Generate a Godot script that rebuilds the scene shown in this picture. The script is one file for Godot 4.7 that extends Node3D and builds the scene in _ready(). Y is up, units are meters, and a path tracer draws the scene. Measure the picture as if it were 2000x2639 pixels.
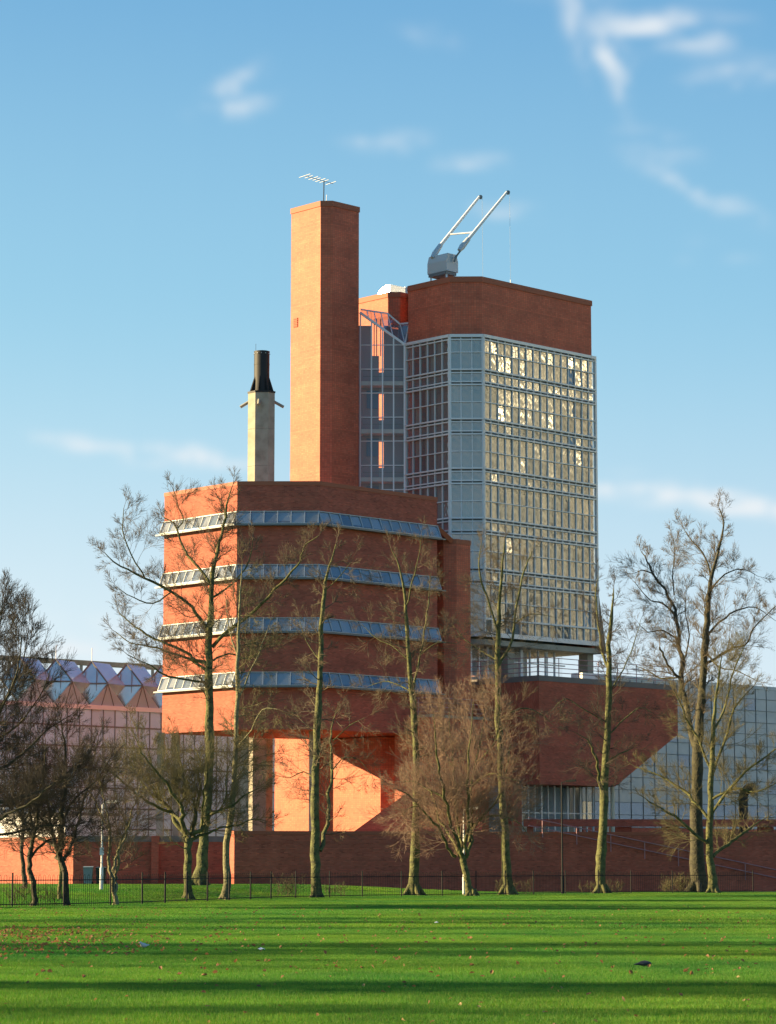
extends Node3D
# A brick and glass university complex seen across a park lawn on a clear winter day.
# World: x right, y up, metres. The buildings stand turned by 45 degrees to the lawn:
# AX_R runs back to the right, AX_L back to the left, AX_F along the chamfered fronts.
const AX_R := Vector3(0.72055, 0, -0.69340)
const AX_L := Vector3(-0.69340, 0, -0.72055)
const AX_F := Vector3(0.99982, 0, 0.01920)
const NORMAL_FRONT := Vector3(-0.01920, 0, 0.99982)
const UP := Vector3.UP

var rng := RandomNumberGenerator.new()
var mats := {}
var used := {}

class MB:
	var v := PackedVector3Array()
	var n := PackedVector3Array()
	var t := PackedVector2Array()
	var c := PackedColorArray()
	var i := PackedInt32Array()
	func quad_uv(a: Vector3, b: Vector3, cc: Vector3, d: Vector3, ta: Vector2, tb: Vector2, tc: Vector2, td: Vector2) -> void:
		var k := v.size()
		var nn := (b - a).cross(cc - a)
		if nn.length_squared() < 1e-12:
			nn = (cc - a).cross(d - a)
		nn = nn.normalized()
		v.append_array([a, b, cc, d])
		n.append_array([nn, nn, nn, nn])
		t.append_array([ta, tb, tc, td])
		i.append_array([k, k + 2, k + 1, k, k + 3, k + 2])
	func quad(a: Vector3, b: Vector3, cc: Vector3, d: Vector3) -> void:
		var w := a.distance_to(b)
		var h := a.distance_to(d)
		quad_uv(a, b, cc, d, Vector2(0, h), Vector2(w, h), Vector2(w, 0), Vector2(0, 0))
	func tri(a: Vector3, b: Vector3, cc: Vector3) -> void:
		var k := v.size()
		var nn := (b - a).cross(cc - a).normalized()
		v.append_array([a, b, cc])
		n.append_array([nn, nn, nn])
		t.append_array([Vector2(a.x, -a.y), Vector2(b.x, -b.y), Vector2(cc.x, -cc.y)])
		i.append_array([k, k + 2, k + 1])
	func box(o: Vector3, x: Vector3, y: Vector3, z: Vector3) -> void:
		if x.cross(y).dot(z) < 0:
			z = -z
		for s in [1.0, -1.0]:
			var q: float = s
			_face(o + x * q, y, z, q)
			_face(o + y * q, z, x, q)
			_face(o + z * q, x, y, q)
	# a sheet of glass
	func sheet(a: Vector3, b: Vector3, cc: Vector3, d: Vector3) -> void:
		quad(a, b, cc, d)
	func _face(o: Vector3, a: Vector3, b: Vector3, s: float) -> void:
		if s > 0:
			quad(o - a - b, o + a - b, o + a + b, o - a + b)
		else:
			quad(o + a - b, o - a - b, o - a + b, o + a + b)
	# a box between two corners of a frame: along p..q with size w across (side) and h along up
	func bar(p: Vector3, q: Vector3, w: float, h: float, side := Vector3.ZERO) -> void:
		var d := (q - p)
		var l := d.length()
		d /= l
		var s := side
		if s == Vector3.ZERO:
			s = d.cross(Vector3.UP)
			if s.length() < 0.05:
				s = Vector3(1, 0, 0)
		s = (s - d * s.dot(d)).normalized()
		var u := s.cross(d).normalized()
		box((p + q) * 0.5, d * l * 0.5, s * w * 0.5, u * h * 0.5)
	# a panel with real thickness; corners counter-clockwise seen from outside
	func slab(a: Vector3, b: Vector3, cc: Vector3, d: Vector3, th: float) -> void:
		var nn := (b - a).cross(cc - a)
		if nn.length_squared() < 1e-10:
			nn = (cc - a).cross(d - a)
		var o := nn.normalized() * -th
		quad(a, b, cc, d)
		quad(b + o, a + o, d + o, cc + o)
		quad(a + o, b + o, b, a)
		quad(b + o, cc + o, cc, b)
		quad(cc + o, d + o, d, cc)
		quad(d + o, a + o, a, d)
	func prism(poly: Array, y0: float, y1: float, caps := true) -> void:
		var pts := poly.duplicate()
		var area := 0.0
		for k in pts.size():
			var p: Vector3 = pts[k]
			var q: Vector3 = pts[(k + 1) % pts.size()]
			area += p.x * q.z - q.x * p.z
		if area < 0:
			pts.reverse()
		var u := 0.0
		for k in pts.size():
			var p: Vector3 = pts[k]
			var q: Vector3 = pts[(k + 1) % pts.size()]
			var l := Vector2(p.x - q.x, p.z - q.z).length()
			quad_uv(Vector3(q.x, y0, q.z), Vector3(p.x, y0, p.z), Vector3(p.x, y1, p.z), Vector3(q.x, y1, q.z),
				Vector2(u + l, -y0), Vector2(u, -y0), Vector2(u, -y1), Vector2(u + l, -y1))
			u += l
		if caps:
			var flat := PackedVector2Array()
			for p in pts:
				flat.append(Vector2(p.x, p.z))
			var tr := Geometry2D.triangulate_polygon(flat)
			for k in range(0, tr.size(), 3):
				var a := flat[tr[k]]
				var b := flat[tr[k + 1]]
				var e := flat[tr[k + 2]]
				if (b - a).cross(e - a) > 0:
					var s := b
					b = e
					e = s
				tri(Vector3(a.x, y1, a.y), Vector3(b.x, y1, b.y), Vector3(e.x, y1, e.y))
				tri(Vector3(a.x, y0, a.y), Vector3(e.x, y0, e.y), Vector3(b.x, y0, b.y))
	func tube(path: PackedVector3Array, rad: PackedFloat32Array, sides: int, cap := false) -> void:
		var m := path.size()
		var base := v.size()
		var d := (path[1] - path[0]).normalized()
		var s := d.cross(Vector3(0.31, 0.12, 0.94))
		if s.length_squared() < 0.01:
			s = d.cross(Vector3(1, 0, 0))
		s = s.normalized()
		var along := 0.0
		for k in m:
			if k > 0 and k < m - 1:
				d = (path[k + 1] - path[k - 1]).normalized()
			elif k == m - 1:
				d = (path[k] - path[k - 1]).normalized()
			if k > 0:
				along += path[k].distance_to(path[k - 1])
			s = (s - d * s.dot(d)).normalized()
			var w := d.cross(s)
			var r := rad[k]
			for j in sides:
				var a := TAU * j / sides
				var o := s * cos(a) + w * sin(a)
				v.append(path[k] + o * r)
				n.append(o)
				t.append(Vector2(float(j) / sides, along))
		for k in m - 1:
			for j in sides:
				var a := base + k * sides + j
				var b := base + k * sides + (j + 1) % sides
				var e := a + sides
				var f := b + sides
				i.append_array([a, e, b, b, e, f])
		if cap:
			for en in [0, m - 1]:
				var k0 := v.size()
				var dd: Vector3 = (path[1] - path[0]).normalized() * -1.0 if en == 0 else (path[m - 1] - path[m - 2]).normalized()
				v.append(path[en])
				n.append(dd)
				t.append(Vector2.ZERO)
				for j in sides:
					v.append(v[base + en * sides + j])
					n.append(dd)
					t.append(Vector2.ZERO)
				for j in sides:
					if en == 0:
						i.append_array([k0, k0 + 1 + j, k0 + 1 + (j + 1) % sides])
					else:
						i.append_array([k0, k0 + 1 + (j + 1) % sides, k0 + 1 + j])
	func rod(p: Vector3, q: Vector3, r: float, sides := 8) -> void:
		tube(PackedVector3Array([p, q]), PackedFloat32Array([r, r]), sides, true)
	func mesh(m: Material) -> ArrayMesh:
		var a := []
		a.resize(Mesh.ARRAY_MAX)
		a[Mesh.ARRAY_VERTEX] = v
		a[Mesh.ARRAY_NORMAL] = n
		a[Mesh.ARRAY_TEX_UV] = t
		if c.size() == v.size() and c.size() > 0:
			a[Mesh.ARRAY_COLOR] = c
		a[Mesh.ARRAY_INDEX] = i
		var am := ArrayMesh.new()
		am.add_surface_from_arrays(Mesh.PRIMITIVE_TRIANGLES, a)
		am.surface_set_material(0, m)
		return am

# ---------------------------------------------------------------- scene helpers
func numbered(called: String) -> String:
	if not used.has(called):
		used[called] = 0
		return called
	used[called] += 1
	return "%s_%03d" % [called, used[called]]

func thing(called: String, label: String, category: String, at: Vector3, group := "") -> Node3D:
	var o := Node3D.new()
	o.name = numbered(called)
	add_child(o)
	o.position = at
	o.set_meta("label", label)
	o.set_meta("category", category)
	if group != "":
		o.set_meta("group", group)
	return o

func origin_of(o: Node3D) -> Vector3:
	var p := Vector3.ZERO
	var k: Node = o
	while k != self and k is Node3D:
		p += (k as Node3D).position
		k = k.get_parent()
	return p

# a part whose mesh was written in world coordinates
func part(par: Node3D, called: String, mb: MB, m: Material) -> MeshInstance3D:
	var o := MeshInstance3D.new()
	o.name = called
	o.mesh = mb.mesh(m)
	par.add_child(o, true)
	o.position = -origin_of(par)
	return o

# a part that shares a mesh, placed by its own transform in world coordinates
func shared(par: Node3D, called: String, me: Mesh, tf: Transform3D) -> MeshInstance3D:
	var o := MeshInstance3D.new()
	o.name = called
	o.mesh = me
	par.add_child(o, true)
	tf.origin -= origin_of(par)
	o.transform = tf
	return o

func structure(called: String, mb: MB, m: Material) -> MeshInstance3D:
	var o := part(self, numbered(called), mb, m)
	o.set_meta("kind", "structure")
	return o

func lin(r: float, g: float, b: float) -> Color:
	return Color(r, g, b).linear_to_srgb()

func paint(r: float, g: float, b: float, rough := 0.7, metal := 0.0) -> StandardMaterial3D:
	var m := StandardMaterial3D.new()
	m.albedo_color = lin(r, g, b)
	m.roughness = rough
	m.metallic = metal
	return m

# a pane: partly mirroring (solar film or bright float glass), the rest see-through
func glazing(r: float, g: float, b: float, mirror: float, film: float, rough: float) -> StandardMaterial3D:
	var m := paint(r, g, b, rough, mirror)
	m.transparency = BaseMaterial3D.TRANSPARENCY_ALPHA
	m.albedo_color.a = film
	return m

func noise_at(seed_: int, freq: float, oct := 4) -> FastNoiseLite:
	var f := FastNoiseLite.new()
	f.seed = seed_
	f.noise_type = FastNoiseLite.TYPE_SIMPLEX_SMOOTH
	f.frequency = freq
	f.fractal_octaves = oct
	return f

# colours picked along a ramp by seamless noise
func noise_image(size: int, seed_: int, freq: float, ramp: Array, oct := 5) -> Image:
	var src := noise_at(seed_, freq, oct).get_seamless_image(size, size)
	var im := Image.create(size, size, false, Image.FORMAT_RGB8)
	var g := Gradient.new()
	g.offsets = PackedFloat32Array()
	g.colors = PackedColorArray()
	var off := PackedFloat32Array()
	var col := PackedColorArray()
	for k in ramp.size():
		off.append(float(k) / (ramp.size() - 1))
		col.append(ramp[k])
	g.offsets = off
	g.colors = col
	for y in size:
		for x in size:
			im.set_pixel(x, y, g.sample(src.get_pixel(x, y).r))
	return im

func textured(im: Image, sx: float, sy: float, rough: float) -> StandardMaterial3D:
	var m := StandardMaterial3D.new()
	im.generate_mipmaps()
	m.albedo_texture = ImageTexture.create_from_image(im)
	m.uv1_scale = Vector3(1.0 / sx, 1.0 / sy, 1)
	m.roughness = rough
	return m

func triplanar(im: Image, metres: float, rough: float) -> StandardMaterial3D:
	var m := textured(im, 1, 1, rough)
	m.uv1_triplanar = true
	m.uv1_world_triplanar = true
	m.uv1_scale = Vector3.ONE / metres
	return m

# courses of brick or tile: fired clay in several tones, laid batch by batch, with paler joints
func masonry(cols: int, rows: int, cw: int, ch: int, tone: Vector3, spread: float, joint: Vector3, bond: bool, seed_: int) -> Image:
	var r := RandomNumberGenerator.new()
	r.seed = seed_
	var w := cols * cw
	var h := rows * ch
	var im := Image.create(w, h, false, Image.FORMAT_RGB8)
	im.fill(lin(joint.x, joint.y, joint.z))
	var patch := noise_at(seed_ + 5, 0.02, 4)
	var batch := 0.0
	for j in rows:
		if j % 7 == 0:
			batch = r.randfn() * 0.05
		var course := batch + r.randfn() * 0.045
		for k in cols:
			var x0 := k * cw + (cw / 2 if bond and j % 2 == 1 else 0)
			var a := TAU * k / cols
			var b := TAU * j / rows
			var s := 1.0 + r.randfn() * spread + course
			s += patch.get_noise_3d(sin(a) * 60.0, cos(a) * 60.0, sin(b) * 60.0 + cos(b) * 37.0) * 0.30
			s = clampf(s, 0.5, 1.6)
			var hue := r.randf_range(-0.1, 0.1)
			var c := lin(tone.x * s, tone.y * s * (1.0 + hue), tone.z * s * (1.0 + hue * 1.3))
			im.fill_rect(Rect2i(x0, j * ch, cw - 1, ch - 1), c)
			if x0 + cw > w:
				im.fill_rect(Rect2i(0, j * ch, x0 + cw - w - 1, ch - 1), c)
	return im

func build_materials() -> void:
	# red-brown facing brick of the low blocks, and the smaller orange-red tiles of the towers
	mats.brick = textured(masonry(40, 120, 16, 8, Vector3(0.40, 0.094, 0.054), 0.12, Vector3(0.31, 0.12, 0.08), true, 3), 9.0, 9.0, 0.85)
	mats.tile = textured(masonry(56, 72, 12, 10, Vector3(0.55, 0.130, 0.062), 0.07, Vector3(0.30, 0.085, 0.05), false, 8), 10.0, 8.6, 0.7)
	mats.coping = paint(0.36, 0.105, 0.05, 0.7)
	mats.lead = paint(0.17, 0.15, 0.145, 0.7)
	mats.frame = paint(0.68, 0.70, 0.71, 0.45, 0.15)
	mats.band_frame = paint(0.40, 0.43, 0.45, 0.5, 0.2)
	mats.frame_dark = paint(0.16, 0.18, 0.19, 0.5, 0.3)
	mats.steel_white = paint(0.75, 0.77, 0.78, 0.35)
	mats.steel_grey = paint(0.50, 0.54, 0.56, 0.4, 0.1)
	mats.black_steel = paint(0.012, 0.012, 0.013, 0.65)
	mats.rail = paint(0.40, 0.20, 0.22, 0.5)
	mats.iron = paint(0.012, 0.013, 0.013, 0.85)
	mats.white = paint(0.8, 0.8, 0.78, 0.6)
	mats.cream = paint(0.62, 0.58, 0.46, 0.85)
	mats.curtain = paint(0.55, 0.52, 0.42, 0.9)
	mats.curtain_blue = paint(0.32, 0.38, 0.42, 0.9)
	mats.inside = paint(0.24, 0.24, 0.23, 0.9)
	mats.inside_wall = paint(0.52, 0.52, 0.49, 0.9)
	mats.concrete = triplanar(noise_image(256, 21, 0.02, [lin(0.24, 0.22, 0.17), lin(0.36, 0.33, 0.26), lin(0.42, 0.39, 0.31)]), 5.0, 0.9)
	mats.concrete_dark = triplanar(noise_image(128, 22, 0.03, [lin(0.14, 0.135, 0.12), lin(0.24, 0.23, 0.21)]), 4.0, 0.9)
	mats.glass = glazing(0.40, 0.42, 0.43, 0.55, 0.05, 0.03)
	# drawn sheet glass is never quite flat: long shallow waves bend what it mirrors
	var wave := noise_at(91, 0.018, 2).get_seamless_image(256, 256)
	wave.convert(Image.FORMAT_RGBA8)
	wave.bump_map_to_normal_map(1.6)
	mats.glass.normal_enabled = true
	mats.glass.normal_texture = ImageTexture.create_from_image(wave)
	mats.glass.normal_scale = 0.35
	mats.glass.uv1_scale = Vector3(0.45, 0.30, 1)
	mats.glass_band = glazing(0.30, 0.34, 0.38, 0.55, 0.05, 0.04)
	mats.glass_lobby = glazing(0.10, 0.11, 0.12, 0.0, 0.08, 0.02)
	# the workshops' milky double glazing scatters what passes through it
	var mk := triplanar(noise_image(128, 31, 0.03, [lin(0.56, 0.64, 0.71), lin(0.68, 0.76, 0.82)]), 6.0, 0.14)
	mk.metallic = 0.45
	mk.backlight_enabled = true
	mk.backlight = lin(0.2, 0.22, 0.25)
	mats.milky = mk
	var mwall := triplanar(noise_image(128, 36, 0.03, [lin(0.48, 0.60, 0.70), lin(0.60, 0.72, 0.82)]), 6.0, 0.4)
	mwall.backlight_enabled = true
	mwall.backlight = lin(0.30, 0.35, 0.42)
	mats.milky_wall = mwall
	mats.grass_ground = triplanar(noise_image(512, 41, 0.012, [lin(0.025, 0.055, 0.010), lin(0.050, 0.115, 0.014), lin(0.075, 0.150, 0.018), lin(0.085, 0.135, 0.02)], 6), 7.0, 0.95)
	var bark := triplanar(noise_image(256, 51, 0.02, [lin(0.035, 0.032, 0.018), lin(0.080, 0.082, 0.030), lin(0.14, 0.145, 0.045), lin(0.10, 0.095, 0.055)], 5), 1.6, 0.9)
	mats.bark = bark
	# ridged bark
	var ridge := noise_at(57, 0.045, 4).get_seamless_image(256, 256)
	ridge.convert(Image.FORMAT_RGBA8)
	ridge.bump_map_to_normal_map(6.0)
	var ridge_tex := ImageTexture.create_from_image(ridge)
	mats.bark_pale = triplanar(noise_image(256, 52, 0.025, [lin(0.07, 0.06, 0.035), lin(0.20, 0.19, 0.10), lin(0.30, 0.28, 0.17)], 5), 1.2, 0.9)
	mats.bark_dark = triplanar(noise_image(256, 53, 0.02, [lin(0.025, 0.022, 0.017), lin(0.06, 0.055, 0.032), lin(0.085, 0.08, 0.04)], 5), 1.6, 0.9)
	for k in ["bark", "bark_pale", "bark_dark"]:
		mats[k].normal_enabled = true
		mats[k].normal_texture = ridge_tex
		mats[k].normal_scale = 1.2
	mats.twig = paint(0.125, 0.098, 0.060, 0.85)
	mats.twig_dark = paint(0.050, 0.040, 0.029, 0.85)
	mats.twig_green = paint(0.13, 0.115, 0.05, 0.85)
	mats.twig_red = paint(0.25, 0.165, 0.11, 0.85)

# ---------------------------------------------------------------- air
# one patch of cirrus: azimuth and elevation of its centre, half sizes, tilt (degrees), strength
const CIRRUS := [
	[4.75, 17.7, 1.5, 0.50, -66.0, 1.0], [6.3, 18.0, 1.9, 0.50, -5.0, 0.75], [7.9, 17.0, 1.3, 0.28, 5.0, 0.42], [6.9, 14.6, 1.7, 0.32, -26.0, 0.5], [6.0, 15.6, 1.0, 0.3, -14.0, 0.3],
	[7.4, 19.1, 4.0, 0.32, 2.0, 0.6], [0.9, 17.9, 0.8, 0.28, -10.0, 0.25], [-3.35, 17.0, 1.0, 0.22, 28.0, 0.6], [-3.2, 16.45, 1.2, 0.18, 10.0, 0.65],
	[1.0, 15.45, 1.7, 0.24, -7.0, 0.8], [0.0, 15.75, 1.0, 0.18, 2.0, 0.5], [2.0, 15.25, 0.9, 0.16, 4.0, 0.5], [2.55, 14.2, 0.9, 0.26, -4.0, 0.42], [6.9, 13.3, 0.5, 0.26, 0.0, 0.3], [8.0, 13.0, 0.5, 0.16, -8.0, 0.22],
	[-5.3, 8.95, 2.4, 0.24, -6.0, 1.5], [5.6, 8.15, 1.4, 0.28, -4.0, 2.2], [7.4, 7.8, 2.2, 0.24, -8.0, 1.5], [-6.8, 4.8, 2.0, 0.5, 3.0, 0.7], [-8.4, 4.4, 2.4, 0.3, 0.0, 0.5],
	[-24.0, 14.0, 4.0, 0.6, 8.0, 0.5], [-38.0, 22.0, 6.0, 0.9, -12.0, 0.45], [28.0, 12.0, 4.0, 0.5, -6.0, 0.5], [47.0, 20.0, 7.0, 1.0, 10.0, 0.5], [88.0, 14.0, 6.0, 0.8, 5.0, 0.5],
	[130.0, 24.0, 8.0, 1.2, -8.0, 0.45], [175.0, 16.0, 6.0, 0.9, 6.0, 0.5], [-140.0, 19.0, 7.0, 1.0, -5.0, 0.5], [-92.0, 27.0, 8.0, 1.2, 9.0, 0.45]]

func make_sky(level: float) -> Sky:
	var w := 2048
	var h := 1024
	var im := Image.create(w, h, false, Image.FORMAT_RGBF)
	var wisp := noise_at(77, 1.0, 5)
	var pale := Color(0.80, 0.90, 0.95)
	var mid := Color(0.34, 0.64, 0.83)
	var high := Color(0.125, 0.36, 0.66)
	var zenith := Color(0.055, 0.17, 0.40)
	for y in h / 2:
		var el := 90.0 - (y + 0.5) * 180.0 / h
		var c := pale.lerp(mid, smoothstep(1.0, 13.0, el))
		c = c.lerp(high, smoothstep(9.0, 24.0, el))
		c = c.lerp(zenith, smoothstep(24.0, 75.0, el))
		for x in range(0, w, 8):
			var az := (x + 4.0) * 360.0 / w  # the panorama's middle column lies behind the camera
			# the air is a little brighter towards the sun and deeper blue away from it
			var toward := cos(deg_to_rad(az + 90.0))
			var k := 1.0 + 0.22 * toward
			var cc := Color(c.r * k * (1.0 + 0.12 * toward), c.g * k, c.b * (1.0 + 0.10 * toward)) * level
			im.fill_rect(Rect2i(x, y, 8, 1), cc)
	im.fill_rect(Rect2i(0, h / 2, w, h / 2), Color(0.05, 0.06, 0.03) * level)
	for p in CIRRUS:
		var fade := 0.82 if absf(p[0]) < 12.0 and p[1] < 25.0 else 1.0
		var az: float = p[0]
		var el: float = p[1]
		var rx: float = p[2] * 1.45
		var ry: float = p[3] * 1.5
		var tilt := deg_to_rad(p[4])
		var reach := maxf(rx, ry) + 0.3
		var x0 := int((az - reach) / 360.0 * w) - 1
		var x1 := int((az + reach) / 360.0 * w) + 1
		var y0 := int((90.0 - el - reach) / 180.0 * h)
		var y1 := int((90.0 - el + reach) / 180.0 * h)
		for y in range(maxi(y0, 0), mini(y1, h / 2 - 2)):
			for x in range(x0, x1 + 1):
				var da := ((x + 0.5) * 360.0 / w - az)
				var de := (90.0 - (y + 0.5) * 180.0 / h) - el
				var u := (da * cos(tilt) + de * sin(tilt)) / rx
				var q := (-da * sin(tilt) + de * cos(tilt)) / ry
				var fall := 1.0 - smoothstep(0.0, 1.0, sqrt(u * u + q * q))
				if fall <= 0.0:
					continue
				# combed filaments along the wind, torn by a coarser field
				var bend := wisp.get_noise_3d(da * 0.35, de * 0.35, az) * 0.35
				var fil := wisp.get_noise_3d((u * rx) * 0.30 + bend, (q * ry) * 1.9 + bend * 2.5, az * 3.0 + el)
				var tear := wisp.get_noise_3d(da * 0.9 + 40.0, de * 1.6, el)
				var s := smoothstep(-0.25, 0.55, fil + 0.18 * tear)
				var a := clampf(fall * s * float(p[5]) * fade * 1.75, 0.0, 0.92)
				var xx := posmod(x, w)
				var was := im.get_pixel(xx, y)
				im.set_pixel(xx, y, was.lerp(Color(0.86, 0.90, 0.93) * level, a))
	var sm := PanoramaSkyMaterial.new()
	sm.panorama = ImageTexture.create_from_image(im)
	sm.filter = true
	var sk := Sky.new()
	sk.sky_material = sm
	return sk

# ---------------------------------------------------------------- ground
const FENCE := [[-30.0, -84.0], [-20.0, -92.0], [-13.4, -98.0], [-10.15, -103.0], [-7.5, -113.5], [-4.8, -122.5], [-0.83, -128.5], [3.5, -132.5], [8.0, -139.0], [13.1, -144.4], [20.5, -148.6], [32.0, -152.0]]

func fence_z(x: float) -> float:
	for k in FENCE.size() - 1:
		if x <= FENCE[k + 1][0] or k == FENCE.size() - 2:
			return lerpf(FENCE[k][1], FENCE[k + 1][1], (x - FENCE[k][0]) / (FENCE[k + 1][0] - FENCE[k][0]))
	return -150.0

func ground_y(x: float, z: float) -> float:
	var rise := 0.45 * (1.0 - smoothstep(-7.0, 9.0, x))
	var xx := clampf(x, -30.0, 32.0)
	return rise * smoothstep(0.0, 24.0, fence_z(xx) - z)

func build_ground() -> void:
	var xs := [-3000.0, -800.0, -300.0, -120.0, -60.0]
	var x := -36.0
	while x <= 36.0:
		xs.append(x)
		x += 1.5
	xs.append_array([60.0, 120.0, 300.0, 800.0, 3000.0])
	var zs := [200.0, 60.0, 10.0, -10.0]
	var z := -20.0
	while z >= -190.0:
		zs.append(z)
		z -= 2.0
	zs.append_array([-260.0, -500.0, -1200.0, -4000.0])
	var mb := MB.new()
	for zz in zs:
		for xx in xs:
			mb.v.append(Vector3(xx, ground_y(xx, zz), zz))
			mb.n.append(UP)
			mb.t.append(Vector2(xx, zz))
	var w := xs.size()
	for j in zs.size() - 1:
		for k in w - 1:
			var a := j * w + k
			mb.i.append_array([a, a + w, a + 1, a + 1, a + w, a + w + 1])
	structure("lawn", mb, mats.grass_ground)
	# the tarmac path behind the railings
	var pb := MB.new()
	var pts := [Vector3(-30, 0, -128), Vector3(-21, 0, -130), Vector3(-16, 0, -134), Vector3(-11, 0, -142), Vector3(-4, 0, -146), Vector3(6, 0, -148.5)]
	for k in pts.size() - 1:
		var p: Vector3 = pts[k]
		var q: Vector3 = pts[k + 1]
		for s in 4:
			var a := p.lerp(q, s / 4.0)
			var b := p.lerp(q, (s + 1) / 4.0)
			var o := Vector3(0, 0, 0.9)
			var cs := [a + o, b + o, b - o, a - o]
			for m in 4:
				cs[m].y = ground_y(cs[m].x, cs[m].z) + 0.012
			pb.quad(cs[0], cs[1], cs[2], cs[3])
	structure("path", pb, mats.path)

# ---------------------------------------------------------------- office tower
func miter(n1: Vector3, n2: Vector3, d: float) -> Vector3:
	return (n1 + n2) / (1.0 + n1.dot(n2)) * d

func offset_poly(poly: Array, d: float) -> Array:
	var area := 0.0
	for k in poly.size():
		var p: Vector3 = poly[k]
		var q: Vector3 = poly[(k + 1) % poly.size()]
		area += p.x * q.z - q.x * p.z
	var sgn := 1.0 if area > 0 else -1.0
	var out := []
	for k in poly.size():
		var a: Vector3 = poly[(k + poly.size() - 1) % poly.size()]
		var b: Vector3 = poly[k]
		var c: Vector3 = poly[(k + 1) % poly.size()]
		var e1 := (b - a).normalized()
		var e2 := (c - b).normalized()
		out.append(b + miter(Vector3(e1.z, 0, -e1.x) * sgn, Vector3(e2.z, 0, -e2.x) * sgn, d))
	return out

func pane_mesh(w: float, h: float, m: Material) -> ArrayMesh:
	var mb := MB.new()
	mb.sheet(Vector3(-w * 0.5, -h * 0.5, 0), Vector3(w * 0.5, -h * 0.5, 0), Vector3(w * 0.5, h * 0.5, 0), Vector3(-w * 0.5, h * 0.5, 0))
	return mb.mesh(m)

func pleated(w: float, h: float, m: Material) -> ArrayMesh:
	var mb := MB.new()
	var f := 8
	for k in f:
		var xa := -w * 0.5 + w * k / f
		var xb := -w * 0.5 + w * (k + 1) / f
		var za := 0.03 if k % 2 == 0 else -0.03
		mb.quad(Vector3(xa, -h * 0.5, za), Vector3(xb, -h * 0.5, -za), Vector3(xb, h * 0.5, -za), Vector3(xa, h * 0.5, za))
	return mb.mesh(m)

# one face of the curtain wall; rows run down from y_top; a = left end seen from outside
func curtain_face(t: Node3D, a: Vector3, b: Vector3, out: Vector3, bays: int, y_top: float, rows: Array, curtains: float, warp: float) -> void:
	var d := (b - a).normalized()
	var bw := a.distance_to(b) / bays
	var y := y_top
	var meshes := {}
	var basis := Basis(d, UP, out)
	for row in rows:
		var kind: String = row[0]
		var h: float = row[1]
		var y1 := y - h
		var mid := (y + y1) * 0.5
		if kind == "rail" or kind == "sill":
			var mb := MB.new()
			var dep := 0.15 if kind == "rail" else 0.20
			mb.box((a + b) * 0.5 + UP * mid + out * (dep * 0.5 - 0.05), d * (bw * bays * 0.5), UP * h * 0.5, out * dep * 0.5)
			part(t, "transom", mb, mats.frame)
		elif kind == "slot":
			var mb := MB.new()
			mb.box((a + b) * 0.5 + UP * mid - out * 0.12, d * (bw * bays * 0.5 - 0.02), UP * h * 0.5, out * 0.02)
			part(t, "vent_slot", mb, mats.frame_dark)
		else:
			var key := "%s%.2f" % [kind, h]
			if not meshes.has(key):
				meshes[key] = pane_mesh(bw - 0.05, h, mats.glass)
			for k in bays:
				var o := a + d * bw * (k + 0.5) + UP * mid
				var bb := basis * Basis(UP, rng.randfn() * warp) * Basis(Vector3.RIGHT, rng.randfn() * warp)
				if kind == "pane":
					shared(t, "pane", meshes[key], Transform3D(bb, o))
				else:
					shared(t, "spandrel_pane", meshes[key], Transform3D(bb, o))
				if kind == "pane" and rng.randf() < curtains:
					var ck := "c%s%d" % [key, k % 3]
					if not meshes.has(ck):
						meshes[ck] = pleated(bw * [0.55, 0.9, 0.35][k % 3], h + 0.02, mats.curtain if k % 4 != 3 else mats.curtain_blue)
					shared(t, "curtain", meshes[ck], Transform3D(basis, o - out * 0.22 + d * rng.randf_range(-0.08, 0.08)))
		y = y1
	for k in range(0, bays + 1):
		var edge := k == 0 or k == bays
		var mb := MB.new()
		var w := 0.16 if edge else (0.05 if k % 2 == 0 else 0.085)
		var dep := 0.16 if edge else (0.13 if k % 2 == 0 else 0.11)
		mb.box(a + d * bw * k + UP * ((y_top + y) * 0.5) + out * (dep * 0.5 - 0.045), d * w * 0.5, UP * ((y_top - y) * 0.5 + 0.003), out * dep * 0.5)
		part(t, "mullion", mb, mats.frame if k % 2 == 0 else mats.frame2)

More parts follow.
